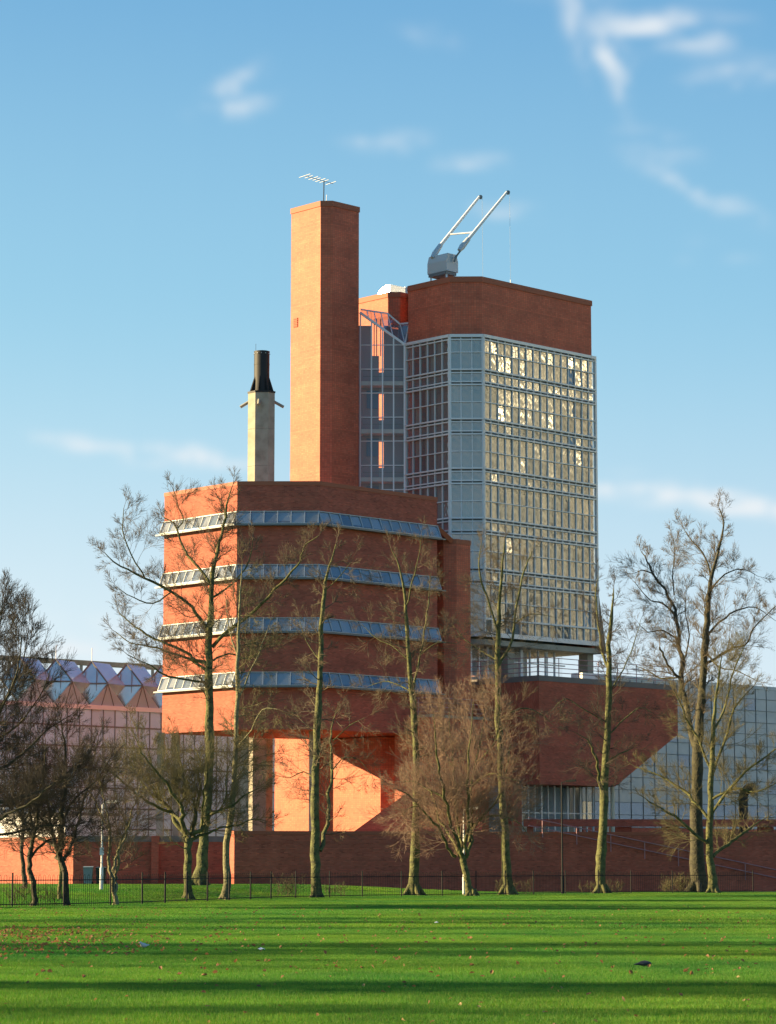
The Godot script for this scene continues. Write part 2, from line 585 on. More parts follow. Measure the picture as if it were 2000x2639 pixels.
func build_office() -> void:
	var c1 := Vector3(4.19, 0, -172.0)
	var c2 := Vector3(6.27, 0, -171.96)
	var re := c2 + AX_R * 11.0
	var le := c1 + AX_L * 4.06
	var poly := [c1, c2, re, re + AX_L * 8.5, le + AX_R * 3.4 + AX_L * 2.9, le]
	var t := thing("office_tower", "tall office tower with gridded glass walls under a deep red brick crown", "tower", Vector3(8, 4.5, -176))
	var mb := MB.new()
	mb.prism(poly, 36.66, 40.30)
	part(t, "brick_crown", mb, mats.tile)
	mb = MB.new()
	mb.prism(offset_poly(poly, 0.06), 40.30, 40.68)
	part(t, "coping", mb, mats.coping)
	# curtain wall
	var g := offset_poly(poly, 0.14)
	var rows := [["sill", 0.20], ["slot", 0.11], ["rail", 0.08], ["pane", 0.80], ["rail", 0.06], ["pane", 1.09]]
	for k in 5:
		rows.append_array([["sill", 0.10], ["slot", 0.12], ["rail", 0.08], ["spandrel", 0.53], ["rail", 0.08], ["slot", 0.12], ["sill", 0.10], ["pane", 1.08], ["rail", 0.06], ["pane", 1.06]])
	rows.append_array([["sill", 0.12], ["pane", 0.82], ["sill", 0.30]])
	curtain_face(t, g[1], g[2], -AX_L, 16, 36.70, rows, 0.40, 0.019)
	curtain_face(t, g[0], g[1], NORMAL_FRONT, 3, 36.70, rows, 0.25, 0.006)
	curtain_face(t, g[5], g[0], -AX_R, 6, 36.70, rows, 0.45, 0.006)
	# floors and the solid core behind the glass
	var slab := offset_poly(poly, -0.1)
	var y := 36.66 - 2.34
	for k in 6:
		mb = MB.new()
		mb.prism(slab, y - 1.0, y - 0.12)
		part(t, "floor_slab", mb, mats.inside)
		y -= 3.33
	mb = MB.new()
	mb.prism(offset_poly(poly, -1.9), 16.4, 36.6)
	part(t, "core_wall", mb, mats.inside_wall)
	for bw in [[2, 3], [3, 4], [4, 5]]:
		mb = MB.new()
		var wa: Vector3 = poly[bw[0]]
		var wb: Vector3 = poly[bw[1]]
		mb.slab(wa + UP * 16.32, wb + UP * 16.32, wb + UP * 36.64, wa + UP * 36.64, 0.3)
		part(t, "rear_wall", mb, mats.tile)
	mb = MB.new()
	mb.prism(offset_poly(poly, 0.16), 15.95, 16.30)
	part(t, "base_slab", mb, mats.concrete)
	# the flared corner fin and the leg that carries the right-hand end
	mb = MB.new()
	var e := g[2] as Vector3
	var fin := [e + UP * 16.0, e + AX_R * 0.95 + UP * 16.0, e + AX_R * 0.10 + UP * 20.6, e + UP * 20.6]
	mb.slab(fin[0], fin[1], fin[2], fin[3], 1.2)
	part(t, "corner_fin", mb, mats.concrete_dark)
	for a in [10.95, 3.0]:
		mb = MB.new()
		mb.box(c2 + AX_R * a + AX_L * 0.75 + UP * 14.8, AX_R * 0.30, UP * 1.2, AX_L * 0.4)
		part(t, "leg", mb, mats.concrete)
	mb = MB.new()
	mb.box(c2 + AX_R * 4.0 + AX_L * 5.0 + UP * 10.0, AX_R * 3.0, UP * 6.0, AX_L * 2.4)
	part(t, "stem", mb, mats.white)
	# recessed glazed storey under the tower
	var q := c2 + AX_L * 0.9 - AX_R * 0.3
	for k in 11:
		var p := q + AX_R * 0.82 * k
		var m2 := MB.new()
		m2.sheet(p + UP * 13.5, p + AX_R * 0.78 + UP * 13.5, p + AX_R * 0.78 + UP * 15.0, p + UP * 15.0)
		part(t, "terrace_pane", m2, mats.glass_lobby)
		m2 = MB.new()
		m2.sheet(p + UP * 15.06, p + AX_R * 0.78 + UP * 15.06, p + AX_R * 0.78 + UP * 15.9, p + UP * 15.9)
		part(t, "terrace_pane", m2, mats.glass_lobby)
		m2 = MB.new()
		m2.box(p - AX_R * 0.02 + UP * 14.72, AX_R * (0.045 if k % 3 else 0.12), UP * 1.2, AX_L * 0.06)
		part(t, "terrace_mullion", m2, mats.white)
	mb = MB.new()
	mb.box(q + AX_R * 4.6 + UP * 15.03, AX_R * 4.6, UP * 0.04, AX_L * 0.07)
	part(t, "terrace_transom", mb, mats.white)

# ---------------------------------------------------------------- stair and lift shafts, glazed lobby
func build_shafts() -> void:
	var s1 := Vector3(-4.53, 0, -172.0)
	var s2 := Vector3(-3.74, 0, -171.98)
	var poly := [s1, s2, s2 + AX_R * 2.45, s2 + AX_R * 2.45 + AX_L * 4.0, s1 + AX_L * 2.96 + AX_R * 0.6, s1 + AX_L * 2.96]
	var t := thing("stair_tower", "tallest slender brick shaft with a sunlit left side and an aerial on top", "tower", Vector3(-4, 0.4, -173))
	var mb := MB.new()
	mb.prism(poly, 0.2, 45.52)
	part(t, "wall", mb, mats.tile)
	mb = MB.new()
	mb.prism(offset_poly(poly, 0.05), 45.52, 45.89)
	part(t, "coping", mb, mats.coping)
	mb = MB.new()
	var vo := s1 + AX_L * 2.45 - AX_R * 0.004
	mb.box(vo + UP * 37.9, AX_L * 0.2, UP * 0.32, AX_R * 0.03)
	part(t, "vent_grille", mb, mats.vent_red)
	mb = MB.new()
	for k in 5:
		mb.box(vo - AX_R * 0.035 + UP * (37.66 + k * 0.12), AX_L * 0.2, UP * 0.02, AX_R * 0.02)
	part(t, "louvre", mb, mats.vent_red)
	# widened base of the stair seen under the laboratories
	mb = MB.new()
	var b := Vector3(-4.71, 0, -170.0)
	mb.prism([b, b + AX_R * 2.6, b + AX_R * 2.6 + AX_L * 1.7, b + AX_L * 3.94], 0.25, 13.0)
	part(t, "base", mb, mats.tile)

	var w1 := Vector3(0.0, 0, -176.5)
	var w2 := Vector3(0.83, 0, -176.48)
	var lp := [w1, w2, w2 + AX_R * 3.0, w2 + AX_R * 3.0 + AX_L * 3.4, w1 + AX_L * 4.6 + AX_R * 1.0, w1 + AX_L * 4.6]
	t = thing("lift_tower", "lower brick lift shaft with a gleaming metal cowl between the two towers", "tower", Vector3(0.5, 0.4, -178))
	mb = MB.new()
	mb.prism(lp, 0.2, 40.26)
	part(t, "wall", mb, mats.tile)
	mb = MB.new()
	mb.prism(offset_poly(lp, 0.05), 40.26, 40.62)
	part(t, "coping", mb, mats.coping)
	# rounded sheet metal cowl on the roof
	mb = MB.new()
	var co := w1 + AX_L * 0.1 + AX_R * 0.25
	var arc := []
	for k in 9:
		var a := PI * 0.5 * k / 8.0
		arc.append(Vector2(cos(a) * 1.2, sin(a) * 0.68))
	for k in 8:
		var p: Vector2 = arc[k]
		var q: Vector2 = arc[k + 1]
		var pa := co + AX_L * p.x + UP * (40.55 + p.y)
		var qa := co + AX_L * q.x + UP * (40.55 + q.y)
		mb.quad(qa, pa, pa + AX_R * 1.5, qa + AX_R * 1.5)
		mb.quad(pa, qa, co + UP * 40.55, co + UP * 40.55)
		mb.quad(qa + AX_R * 1.5, pa + AX_R * 1.5, co + AX_R * 1.5 + UP * 40.55, co + AX_R * 1.5 + UP * 40.55)
	mb.quad(co + UP * 40.55, co + AX_R * 1.5 + UP * 40.55, co + AX_R * 1.5 + UP * 41.23, co + UP * 41.23)
	part(t, "cowl", mb, mats.sheet)
	mb = MB.new()
	mb.box(co + AX_R * 2.4 + AX_L * 0.5 + UP * 40.85, AX_R * 0.9, UP * 0.42, AX_L * 0.5)
	part(t, "duct", mb, mats.steel_grey)

	# glazed lobby between the shafts and the offices
	t = thing("glazed_lobby", "narrow glazed landing tower with a sloping glass roof between brick shafts", "lobby", Vector3(0, 0.4, -175))
	var xa := -1.95
	var xs := [-1.88, -1.12, -0.37, 0.38, 1.16]
	var ys := [38.8, 36.59, 34.93, 33.28, 31.62, 29.98, 28.32, 26.66, 25.0, 22.0]
	var zf := func(x: float) -> float: return -174.9 + 0.0192 * x
	var top := func(x: float) -> float: return lerpf(38.80, 36.60, (x + 1.88) / 3.04)
	for k in 4:
		for j in ys.size() - 1:
			var x0: float = xs[k] + 0.03
			var x1: float = xs[k + 1] - 0.03
			var yb: float = ys[j + 1] + 0.02
			var y0 := minf(ys[j] - 0.02, top.call(x0) - 0.04)
			var y1 := minf(ys[j] - 0.02, top.call(x1) - 0.04)
			if y0 - yb < 0.05:
				continue
			var m2 := MB.new()
			m2.sheet(Vector3(x0, yb, zf.call(x0)), Vector3(x1, yb, zf.call(x1)), Vector3(x1, maxf(y1, yb + 0.01), zf.call(x1)), Vector3(x0, y0, zf.call(x0)))
			part(t, "pane", m2, mats.glass_lobby)
	for k in 5:
		mb = MB.new()
		var x: float = xs[k]
		mb.bar(Vector3(x, 22.0, zf.call(x)), Vector3(x, top.call(x), zf.call(x)), 0.09 if k < 4 else 0.2, 0.14, AX_F)
		part(t, "mullion", mb, mats.frame)
	for j in range(1, ys.size()):
		mb = MB.new()
		mb.bar(Vector3(xs[0], ys[j], zf.call(xs[0])), Vector3(xs[4], ys[j], zf.call(xs[4])), 0.05, 0.10, UP)
		part(t, "transom", mb, mats.frame)
	mb = MB.new()
	mb.bar(Vector3(-1.92, 38.85, -174.93), Vector3(1.30, 36.5, -174.9), 0.16, 0.18, UP)
	part(t, "roof_rail", mb, mats.frame)
	# roof glazing, leaning back to the lift shaft
	var f0 := Vector3(-1.88, 38.84, -174.96)
	var f1 := Vector3(1.16, 36.62, -174.92)
	var r0 := Vector3(-1.89, 39.38, -176.4)
	var r1 := Vector3(-0.03, 39.1, -176.4)
	var r2 := Vector3(0.82, 38.34, -176.3)
	var r3 := Vector3(1.45, 38.2, -175.3)
	var prev_f := f0
	var prev_r := r0
	for k in 4:
		var fa := f0.lerp(f1, (k + 1) / 5.5)
		var ra := r0.lerp(r1, (k + 1) / 4.0)
		mb = MB.new()
		mb.sheet(prev_f, fa, ra, prev_r)
		part(t, "roof_pane", mb, mats.glass_band)
		mb = MB.new()
		mb.bar(fa, ra, 0.05, 0.08)
		part(t, "glazing_bar", mb, mats.frame)
		prev_f = fa
		prev_r = ra
	for pr in [[prev_f, f1, r2, prev_r], [f1, f1, r3, r2]]:
		mb = MB.new()
		mb.sheet(pr[0], pr[1], pr[2], pr[3])
		part(t, "roof_pane", mb, mats.glass_band)
		mb = MB.new()
		mb.bar(f1, pr[2], 0.06, 0.09)
		part(t, "glazing_bar", mb, mats.frame)
	mb = MB.new()
	mb.bar(r0, r1, 0.12, 0.10)
	mb.bar(r1, r2, 0.12, 0.10)
	mb.bar(r2, r3, 0.12, 0.10)
	part(t, "roof_edge", mb, mats.steel_white)
	# landings and stair walls inside
	for k in 5:
		mb = MB.new()
		mb.box(Vector3(-0.35, 34.0 - k * 3.3, -175.9), Vector3(1.5, 0, 0), UP * 0.14, Vector3(0, 0, 0.75))
		part(t, "landing", mb, mats.inside_wall)
		mb = MB.new()
		mb.bar(Vector3(-1.7, 34.9 - k * 3.3, -175.3), Vector3(1.0, 34.9 - k * 3.3, -175.3), 0.04, 0.04)
		mb.bar(Vector3(-1.7, 34.5 - k * 3.3, -175.3), Vector3(1.0, 34.5 - k * 3.3, -175.3), 0.03, 0.03)
		part(t, "handrail", mb, mats.frame_dark)
	# plastered stair wall at the back with a narrow slit that lets the sunlit shaft show through
	for bx in [[-2.3, -1.12, 9.2], [-1.12, -0.62, 7.1], [-0.30, 1.4, 9.2]]:
		mb = MB.new()
		mb.box(Vector3((bx[0] + bx[1]) * 0.5, 29.0, -176.28), Vector3((bx[1] - bx[0]) * 0.5, 0, 0), UP * float(bx[2]), Vector3(0, 0, 0.08))
		part(t, "stair_wall", mb, mats.stair_wall)
	for k in 5:
		mb = MB.new()
		mb.box(Vector3(-0.46, 34.2 - k * 3.3, -176.27), Vector3(0.16, 0, 0), UP * 0.75, Vector3(0, 0, 0.06))
		part(t, "slit_panel", mb, mats.curtain_blue)
	for k in 5:
		mb = MB.new()
		mb.box(Vector3(-1.05, 33.05 - k * 3.3, -176.15), Vector3(0.42, 0, 0), UP * 0.62, Vector3(0, 0, 0.03))
		part(t, "notice_board", mb, mats.blue_door)
	for x in [-0.95, -0.78, -0.5]:
		mb = MB.new()
		mb.box(Vector3(x, 37.4, -176.28), Vector3(0.035, 0, 0), UP * 1.3, Vector3(0, 0, 0.05))
		part(t, "stair_bar", mb, mats.frame_dark)

# ---------------------------------------------------------------- laboratory block
func build_labs() -> void:
	var a1 := Vector3(-9.18, 0, -158.0)
	var a2 := Vector3(-4.23, 0, -157.91)
	var re := a2 + AX_R * 10.19
	var le := a1 + AX_L * 7.01
	var poly := [a1, a2, re, re + AX_L * 8.8, a2 + AX_R * 5.0 + AX_L * 10.5, le]
	var t := thing("laboratory_block", "stout brick laboratory block with four projecting bands of sloping windows", "building", Vector3(-6, 0.4, -163))
	var tops := [22.92, 19.66, 16.41, 13.13]
	var bots := [22.10, 18.82, 15.55, 12.27]
	var y := 24.50
	for k in 4:
		var mb := MB.new()
		mb.prism(poly, tops[k], y)
		part(t, "brick_storey", mb, mats.brick)
		y = bots[k] - 0.10
	var mb := MB.new()
	mb.prism(poly, 9.65, y)
	part(t, "brick_storey", mb, mats.brick)
	mb = MB.new()
	mb.prism(offset_poly(poly, 0.03), 24.50, 24.75)
	part(t, "coping", mb, mats.coping)
	mb = MB.new()
	mb.prism(offset_poly(poly, -1.6), 9.7, 24.4)
	part(t, "core_wall", mb, mats.inside)
	# window bands: the glass leans out at its foot and sits on a projecting sill
	var out := 0.40
	var faces := [[le, a1, -AX_R, 9, 0.93, 0], [a1, a2, NORMAL_FRONT, 6, 0.93, 1], [a2, re, -AX_L, 12, 0.93, 2]]
	for k in 4:
		var sill := offset_poly(poly, out)
		mb = MB.new()
		mb.prism([sill[5], sill[0], sill[1], sill[2], poly[2] - AX_L * 0.0, poly[1], poly[0], poly[5]], bots[k] - 0.10, bots[k] - 0.012)
		var band := part(t, "window_band", mb, mats.frame_dark)
		for f in faces:
			var p: Vector3 = f[0]
			var q: Vector3 = f[1]
			var nn: Vector3 = f[2]
			var d := (q - p).normalized()
			var l := p.distance_to(q)
			var cnt: int = f[3]
			var tp: float = tops[k] - 0.05
			var bt: float = bots[k] + 0.05
			var lean := nn * (out - 0.03)
			for c in cnt:
				var u0 := p + d * (l * c / cnt + 0.025)
				var u1 := p + d * (l * (c + 1) / cnt - 0.025)
				var m2 := MB.new()
				m2.sheet(u0 + lean + UP * bt, u1 + lean + UP * bt, u1 + nn * 0.02 + UP * tp, u0 + nn * 0.02 + UP * tp)
				part(band, "pane", m2, mats.glass_band)
				if rng.randf() < float(f[4]):
					m2 = MB.new()
					var drop := rng.randf_range(0.0, 0.2)
					var s0 := u0 + d * rng.randf_range(0.0, 0.06)
					var foot := lerpf(bt, tp, drop)
					var fl := lean * (1.0 - drop) - nn * 0.07
					m2.slab(s0 + fl + UP * foot, u1 + fl + UP * foot, u1 - nn * 0.07 + UP * tp, s0 - nn * 0.07 + UP * tp, 0.01)
					part(band, "blind", m2, [mats.white, mats.white, mats.curtain_blue, mats.curtain][rng.randi() % 4])
			for c in cnt + 1:
				var u := p + d * (l * c / cnt)
				var m2 := MB.new()
				m2.bar(u + lean + UP * bots[k], u + nn * 0.03 + UP * tops[k], 0.05, 0.06, d)
				part(band, "glazing_bar", m2, mats.band_frame)
			mb = MB.new()
			mb.bar(p + lean + UP * (bots[k] + 0.025), q + lean + UP * (bots[k] + 0.025), 0.06, 0.05, nn)
			part(band, "bottom_rail", mb, mats.band_frame)
			mb = MB.new()
			mb.bar(p + nn * 0.03 + UP * (tops[k] - 0.025), q + nn * 0.03 + UP * (tops[k] - 0.025), 0.06, 0.05, nn)
			part(band, "top_rail", mb, mats.band_frame)
		# mitred corners and the triangular returns at both ends
		var g0 := offset_poly(poly, 0.02)
		var g1 := offset_poly(poly, out - 0.03)
		for cn in [[0, -AX_R, NORMAL_FRONT], [1, NORMAL_FRONT, -AX_L]]:
			var ix: int = cn[0]
			var b0 := (poly[ix] as Vector3) + (cn[1] as Vector3) * (out - 0.03)
			var b1 := (poly[ix] as Vector3) + (cn[2] as Vector3) * (out - 0.03)
			mb = MB.new()
			mb.sheet(b0 + UP * (bots[k] + 0.01), (g1[ix] as Vector3) + UP * (bots[k] + 0.01), (g0[ix] as Vector3) + UP * (tops[k] - 0.02), (g0[ix] as Vector3) + UP * (tops[k] - 0.02))
			mb.sheet((g1[ix] as Vector3) + UP * (bots[k] + 0.01), b1 + UP * (bots[k] + 0.01), (g0[ix] as Vector3) + UP * (tops[k] - 0.02), (g0[ix] as Vector3) + UP * (tops[k] - 0.02))
			part(band, "corner_pane", mb, mats.glass_band)
		for en in [[re, -AX_L, 1], [le, -AX_R, 0]]:
			var ep: Vector3 = en[0]
			var eo: Vector3 = en[1]
			mb = MB.new()
			mb.slab(ep + UP * (bots[k] + 0.01), ep + eo * (out - 0.03) + UP * (bots[k] + 0.01), ep + UP * (tops[k] - 0.02), ep + UP * (tops[k] - 0.02), 0.02)
			part(band, "end_cheek", mb, mats.frame_dark)
	# columns that carry the block over the terrace
	for c in [[-14.0, -162.0, 0.22], [-8.75, -160.5, 0.24], [-4.6, -160.0, 0.2], [-9.3, -163.5, 0.22], [-13.2, -164.2, 0.2]]:
		mb = MB.new()
		mb.prism([Vector3(c[0] - c[2], 0, c[1] + c[2]), Vector3(c[0] + c[2], 0, c[1] + c[2]), Vector3(c[0] + c[2], 0, c[1] - c[2]), Vector3(c[0] - c[2], 0, c[1] - c[2])], 0.3, 9.66)
		part(t, "column", mb, mats.concrete)

	# square brick duct at the right-hand end of the laboratories
	var k0 := Vector3(3.54, 0, -166.0)
	var k1 := k0 + AX_F * 0.82
	t = thing("brick_duct", "plain square brick shaft at the right end of the laboratory block", "shaft", Vector3(4.3, 0.3, -167))
	mb = MB.new()
	mb.prism([k0, k1, k1 + AX_R * 1.28, k1 + AX_R * 1.28 + AX_L * 2.4, k0 + AX_L * 1.6], 0.2, 21.9)
	part(t, "wall", mb, mats.tile)
	mb = MB.new()
	mb.prism(offset_poly([k0, k1, k1 + AX_R * 1.28, k1 + AX_R * 1.28 + AX_L * 2.4, k0 + AX_L * 1.6], 0.03), 21.9, 22.2)
	part(t, "coping", mb, mats.coping)
	mb = MB.new()
	var ra := Vector3(3.15, 23.0, -165.2)
	mb.slab(ra + NORMAL_FRONT * 0.3, Vector3(4.2, 22.15, -165.9), Vector3(4.2, 22.15, -166.9), ra - NORMAL_FRONT * 1.2, 0.3)
	part(t, "sloped_link", mb, mats.coping)

# ---------------------------------------------------------------- chimney
func build_chimney() -> void:
	var o := Vector3(-8.33, 0, -170.0)
	var t := thing("boiler_chimney", "pale concrete chimney with a black steel flue rising behind the laboratories", "chimney", Vector3(o.x, 0.4, o.z))
	var a := o - AX_F * 0.37 + NORMAL_FRONT * 0.62
	var b := o + AX_F * 0.50 + NORMAL_FRONT * 0.62
	var poly := [a, b, b + AX_R * 0.55, b + AX_R * 0.55 + AX_L * 0.9, a + AX_L * 0.72 + AX_R * 0.9, a + AX_L * 0.72]
	var y := 0.3
	while y < 32.3:
		var y1 := minf(y + 2.47, 32.35)
		var mb := MB.new()
		mb.prism(poly, y, y1 - 0.012)
		part(t, "concrete_ring", mb, mats.concrete)
		y = y1
	var c := o + NORMAL_FRONT * -0.02
	var mb := MB.new()
	mb.tube(PackedVector3Array([c + UP * 32.33, c + UP * 33.15, c + UP * 35.05, c + UP * 35.17]), PackedFloat32Array([0.62, 0.51, 0.51, 0.53]), 20, true)
	part(t, "flue", mb, mats.black_steel)
	mb = MB.new()
	mb.prism(offset_poly(poly, 0.03), 32.34, 32.46)
	part(t, "cap_plate", mb, mats.black_steel)
	for k in 8:
		var d := Vector3(cos(TAU * k / 8.0 + 0.2), 0, sin(TAU * k / 8.0 + 0.2))
		mb = MB.new()
		mb.slab(c + d * 0.5 + UP * 33.5, c + d * 0.83 + UP * 32.46, c + d * 0.5 + UP * 32.46, c + d * 0.5 + UP * 32.46, 0.03)
		part(t, "gusset", mb, mats.black_steel)
	for k in 12:
		var d := Vector3(cos(TAU * k / 12.0), 0, sin(TAU * k / 12.0))
		mb = MB.new()
		mb.rod(c + d * 0.5 + UP * 35.0, c + d * 0.56 + UP * 35.0, 0.025, 6)
		part(t, "bolt", mb, mats.steel_white)
	mb = MB.new()
	mb.tube(PackedVector3Array([c + UP * 34.25, c + UP * 34.34]), PackedFloat32Array([0.522, 0.522]), 20, true)
	part(t, "band", mb, mats.black_steel)
	mb = MB.new()
	mb.rod(c - AX_F * 0.4 + UP * 35.1, c - AX_F * 0.4 + UP * 35.7, 0.012, 5)
	part(t, "lightning_rod", mb, mats.iron)
	for d in [[-AX_F, 0.75, 1.40], [AX_F, 0.75, 1.46], [NORMAL_FRONT, 0.55, 1.0]]:
		var dd: Vector3 = d[0]
		mb = MB.new()
		mb.rod(o + dd * float(d[1]) + UP * 31.85 - AX_F * (0.12 if dd == NORMAL_FRONT else 0.0), o + dd * float(d[2]) + UP * 31.45 - AX_F * (0.12 if dd == NORMAL_FRONT else 0.0), 0.10, 10)
		part(t, "overflow_pipe", mb, mats.concrete)

# ---------------------------------------------------------------- lecture theatres and terrace
func railing(t: Node3D, a: Vector3, b: Vector3, rails: Array, posts: int, r: float, m: Material) -> void:
	for h in rails:
		var mb := MB.new()
		mb.rod(a + UP * h, b + UP * h, r, 6)
		part(t, "rail", mb, m)
	for k in posts + 1:
		var p := a.lerp(b, float(k) / posts)
		var mb := MB.new()
		mb.rod(p, p + UP * (rails[rails.size() - 1] + 0.02), r * 1.1, 6)
		part(t, "post", mb, m)

func build_theatre() -> void:
	var c := Vector3(9.57, 0, -166.0)
	var t := thing("lecture_theatre", "large wedge-shaped brick lecture theatre jutting out below the glass tower", "building", Vector3(12, 0.2, -170))
	# side wall profile along AX_R with the raked underside, extruded along AX_L
	var prof := [Vector2(0, 6.62), Vector2(7.2, 6.62), Vector2(13.6, 10.2), Vector2(13.6, 13.15), Vector2(0, 13.15)]
	var mb := MB.new()
	var depth := 9.5
	var pt := func(q: Vector2, b: float) -> Vector3: return c + AX_R * q.x + UP * q.y + AX_L * b
	# near face as two quads and a triangle so that the courses stay level
	var f := func(q: Vector2) -> Vector2: return Vector2(q.x, -q.y)
	mb.quad_uv(pt.call(prof[0], 0), pt.call(prof[1], 0), pt.call(Vector2(7.2, 13.15), 0), pt.call(prof[4], 0), f.call(prof[0]), f.call(prof[1]), f.call(Vector2(7.2, 13.15)), f.call(prof[4]))
	mb.quad_uv(pt.call(prof[1], 0), pt.call(prof[2], 0), pt.call(prof[3], 0), pt.call(Vector2(7.2, 13.15), 0), f.call(prof[1]), f.call(prof[2]), f.call(prof[3]), f.call(Vector2(7.2, 13.15)))
	for k in 5:
		var a: Vector2 = prof[k]
		var b: Vector2 = prof[(k + 1) % 5]
		mb.quad(pt.call(b, 0), pt.call(a, 0), pt.call(a, depth), pt.call(b, depth))
	mb.quad_uv(pt.call(prof[1], depth), pt.call(prof[0], depth), pt.call(prof[4], depth), pt.call(Vector2(7.2, 13.15), depth), f.call(prof[1]), f.call(prof[0]), f.call(prof[4]), f.call(Vector2(7.2, 13.15)))
	mb.quad_uv(pt.call(prof[2], depth), pt.call(prof[1], depth), pt.call(Vector2(7.2, 13.15), depth), pt.call(prof[3], depth), f.call(prof[2]), f.call(prof[1]), f.call(Vector2(7.2, 13.15)), f.call(prof[3]))
	part(t, "brick_hull", mb, mats.brick)
	mb = MB.new()
	mb.prism([c - AX_R * 0.03 - AX_L * 0.03, c + AX_R * 13.63 - AX_L * 0.03, c + AX_R * 13.63 + AX_L * depth, c - AX_R * 0.03 + AX_L * depth], 13.152, 13.50)
	part(t, "coping", mb, mats.lead)
	railing(t, c + AX_R * 0.15 + AX_L * 0.15 + UP * 13.5, c + AX_R * 13.4 + AX_L * 0.15 + UP * 13.5, [0.25, 0.55, 0.85, 1.18], 7, 0.025, mats.rail)
	railing(t, c + AX_R * 0.15 + AX_L * 0.15 + UP * 13.5, c + AX_R * 0.15 + AX_L * 7.0 + UP * 13.5, [0.25, 0.55, 0.85, 1.18], 4, 0.025, mats.rail)
	for s in [[6.6, 1.6, 0.45], [9.2, 1.0, 0.22]]:
		mb = MB.new()
		mb.box(c + AX_R * float(s[0]) + AX_L * 2.0 + UP * (13.5 + float(s[2]) * 0.6), AX_R * float(s[1]) * 0.5, UP * float(s[2]) * 0.6, AX_L * 0.5)
		part(t, "rooflight", mb, mats.white)
	# glazed foyer under the theatre, its mullions and the pale column at its end
	var q := c + AX_L * 1.6 - AX_R * 0.6
	for k in 13:
		var p := q + AX_R * 0.62 * k
		mb = MB.new()
		mb.sheet(p + UP * 4.9, p + AX_R * 0.57 + UP * 4.9, p + AX_R * 0.57 + UP * 6.6, p + UP * 6.6)
		part(t, "foyer_pane", mb, mats.glass_lobby)
		mb = MB.new()
		mb.sheet(p + UP * 3.3, p + AX_R * 0.57 + UP * 3.3, p + AX_R * 0.57 + UP * 4.84, p + UP * 4.84)
		part(t, "foyer_pane", mb, mats.glass_lobby)
		mb = MB.new()
		mb.box(p - AX_R * 0.025 + UP * 4.95, AX_R * (0.03 if k % 2 else 0.055), UP * 1.66, AX_L * 0.06)
		part(t, "foyer_mullion", mb, mats.frame)
	mb = MB.new()
	mb.box(q + AX_R * 4.0 + UP * 4.87, AX_R * 4.1, UP * 0.03, AX_L * 0.06)
	part(t, "foyer_transom", mb, mats.frame)
	mb = MB.new()
	mb.box(c + AX_R * 2.6 + AX_L * 3.6 + UP * 3.6, AX_R * 4.0, UP * 3.0, AX_L * 0.15)
	part(t, "foyer_back_wall", mb, mats.curtain_blue)
	for a in [7.35, 7.95]:
		mb = MB.new()
		mb.rod(c + AX_R * a + AX_L * 0.9 + UP * 0.2, c + AX_R * a + AX_L * 0.9 + UP * (6.7 + (a - 7.2) * 0.56), 0.14, 14)
		part(t, "column", mb, mats.cream)
	mb = MB.new()
	mb.prism([c + AX_L * 0.9 - AX_R * 1.5, c + AX_L * 0.9 - AX_R * 0.7, c + AX_L * 1.7 - AX_R * 0.7, c + AX_L * 1.7 - AX_R * 1.5], 0.2, 6.63)
	part(t, "brick_pier", mb, mats.brick)
	mb = MB.new()
	mb.prism([c + AX_L * 5.0 + AX_R * 0.0, c + AX_L * 5.0 + AX_R * 3.6, c + AX_L * 8.5 + AX_R * 3.6, c + AX_L * 8.5 + AX_R * 0.0], 0.1, 6.63)
	part(t, "core_wall", mb, mats.inside_wall)

	# walls of the smaller theatre under the laboratories: two left-facing flanks that catch the sun
	t = thing("small_theatre", "smaller brick theatre with sunlit flanks tucked beneath the laboratory block", "building", Vector3(0, 0.3, -165))
	var p0 := Vector3(-0.47, 0, -166.0)
	mb = MB.new()
	mb.prism([p0, p0 + AX_F * 0.95, p0 + AX_R * 3.0 + AX_L * 0.5, p0 + AX_R * 3.0 + AX_L * 5.5, p0 + AX_L * 5.77], 0.25, 9.6)
	part(t, "rear_flank", mb, mats.tile)
	var q0 := Vector3(2.59, 0, -162.0)
	mb = MB.new()
	mb.prism([q0, q0 + AX_R * 5.2, q0 + AX_R * 5.2 + AX_L * 3.1, q0 + AX_L * 3.14], 0.25, 10.62)
	part(t, "front_flank", mb, mats.tile)
	mb = MB.new()
	mb.prism([q0 - AX_R * 0.05 - AX_L * 0.05, q0 + AX_R * 5.2 - AX_L * 0.05, q0 + AX_R * 5.2 + AX_L * 3.1, q0 - AX_R * 0.05 + AX_L * 3.14], 10.622, 10.80)
	part(t, "coping", mb, mats.concrete)
	railing(t, q0 + AX_R * 0.1 + AX_L * 0.1 + UP * 10.8, q0 + AX_R * 0.1 + AX_L * 5.2 + UP * 10.8, [0.2, 0.48, 0.76, 1.05], 5, 0.03, mats.rail)
	railing(t, q0 + AX_R * 0.1 + AX_L * 0.1 + UP * 10.8, q0 + AX_R * 5.0 + AX_L * 0.1 + UP * 10.8, [0.2, 0.48, 0.76, 1.05], 4, 0.03, mats.rail)
	# dark raked stair enclosure in front of it
	t = thing("raked_stair_wall", "dark sloping brick stair enclosure rising to the right behind the round tree", "stair wall", Vector3(0, 0.3, -158))
	mb = MB.new()
	var w := [Vector3(-2.1, 3.5, -157), Vector3(5.6, 3.5, -157), Vector3(5.6, 8.9, -157), Vector3(5.4, 8.9, -157)]
	mb.slab(w[0], w[1], w[2], w[3], 2.2)
	part(t, "wedge", mb, mats.brick)
	mb = MB.new()
	mb.prism([Vector3(-2.0, 0, -157.05), Vector3(5.5, 0, -157.05), Vector3(5.5, 0, -159.0), Vector3(-2.0, 0, -159.0)], 0.2, 3.5)
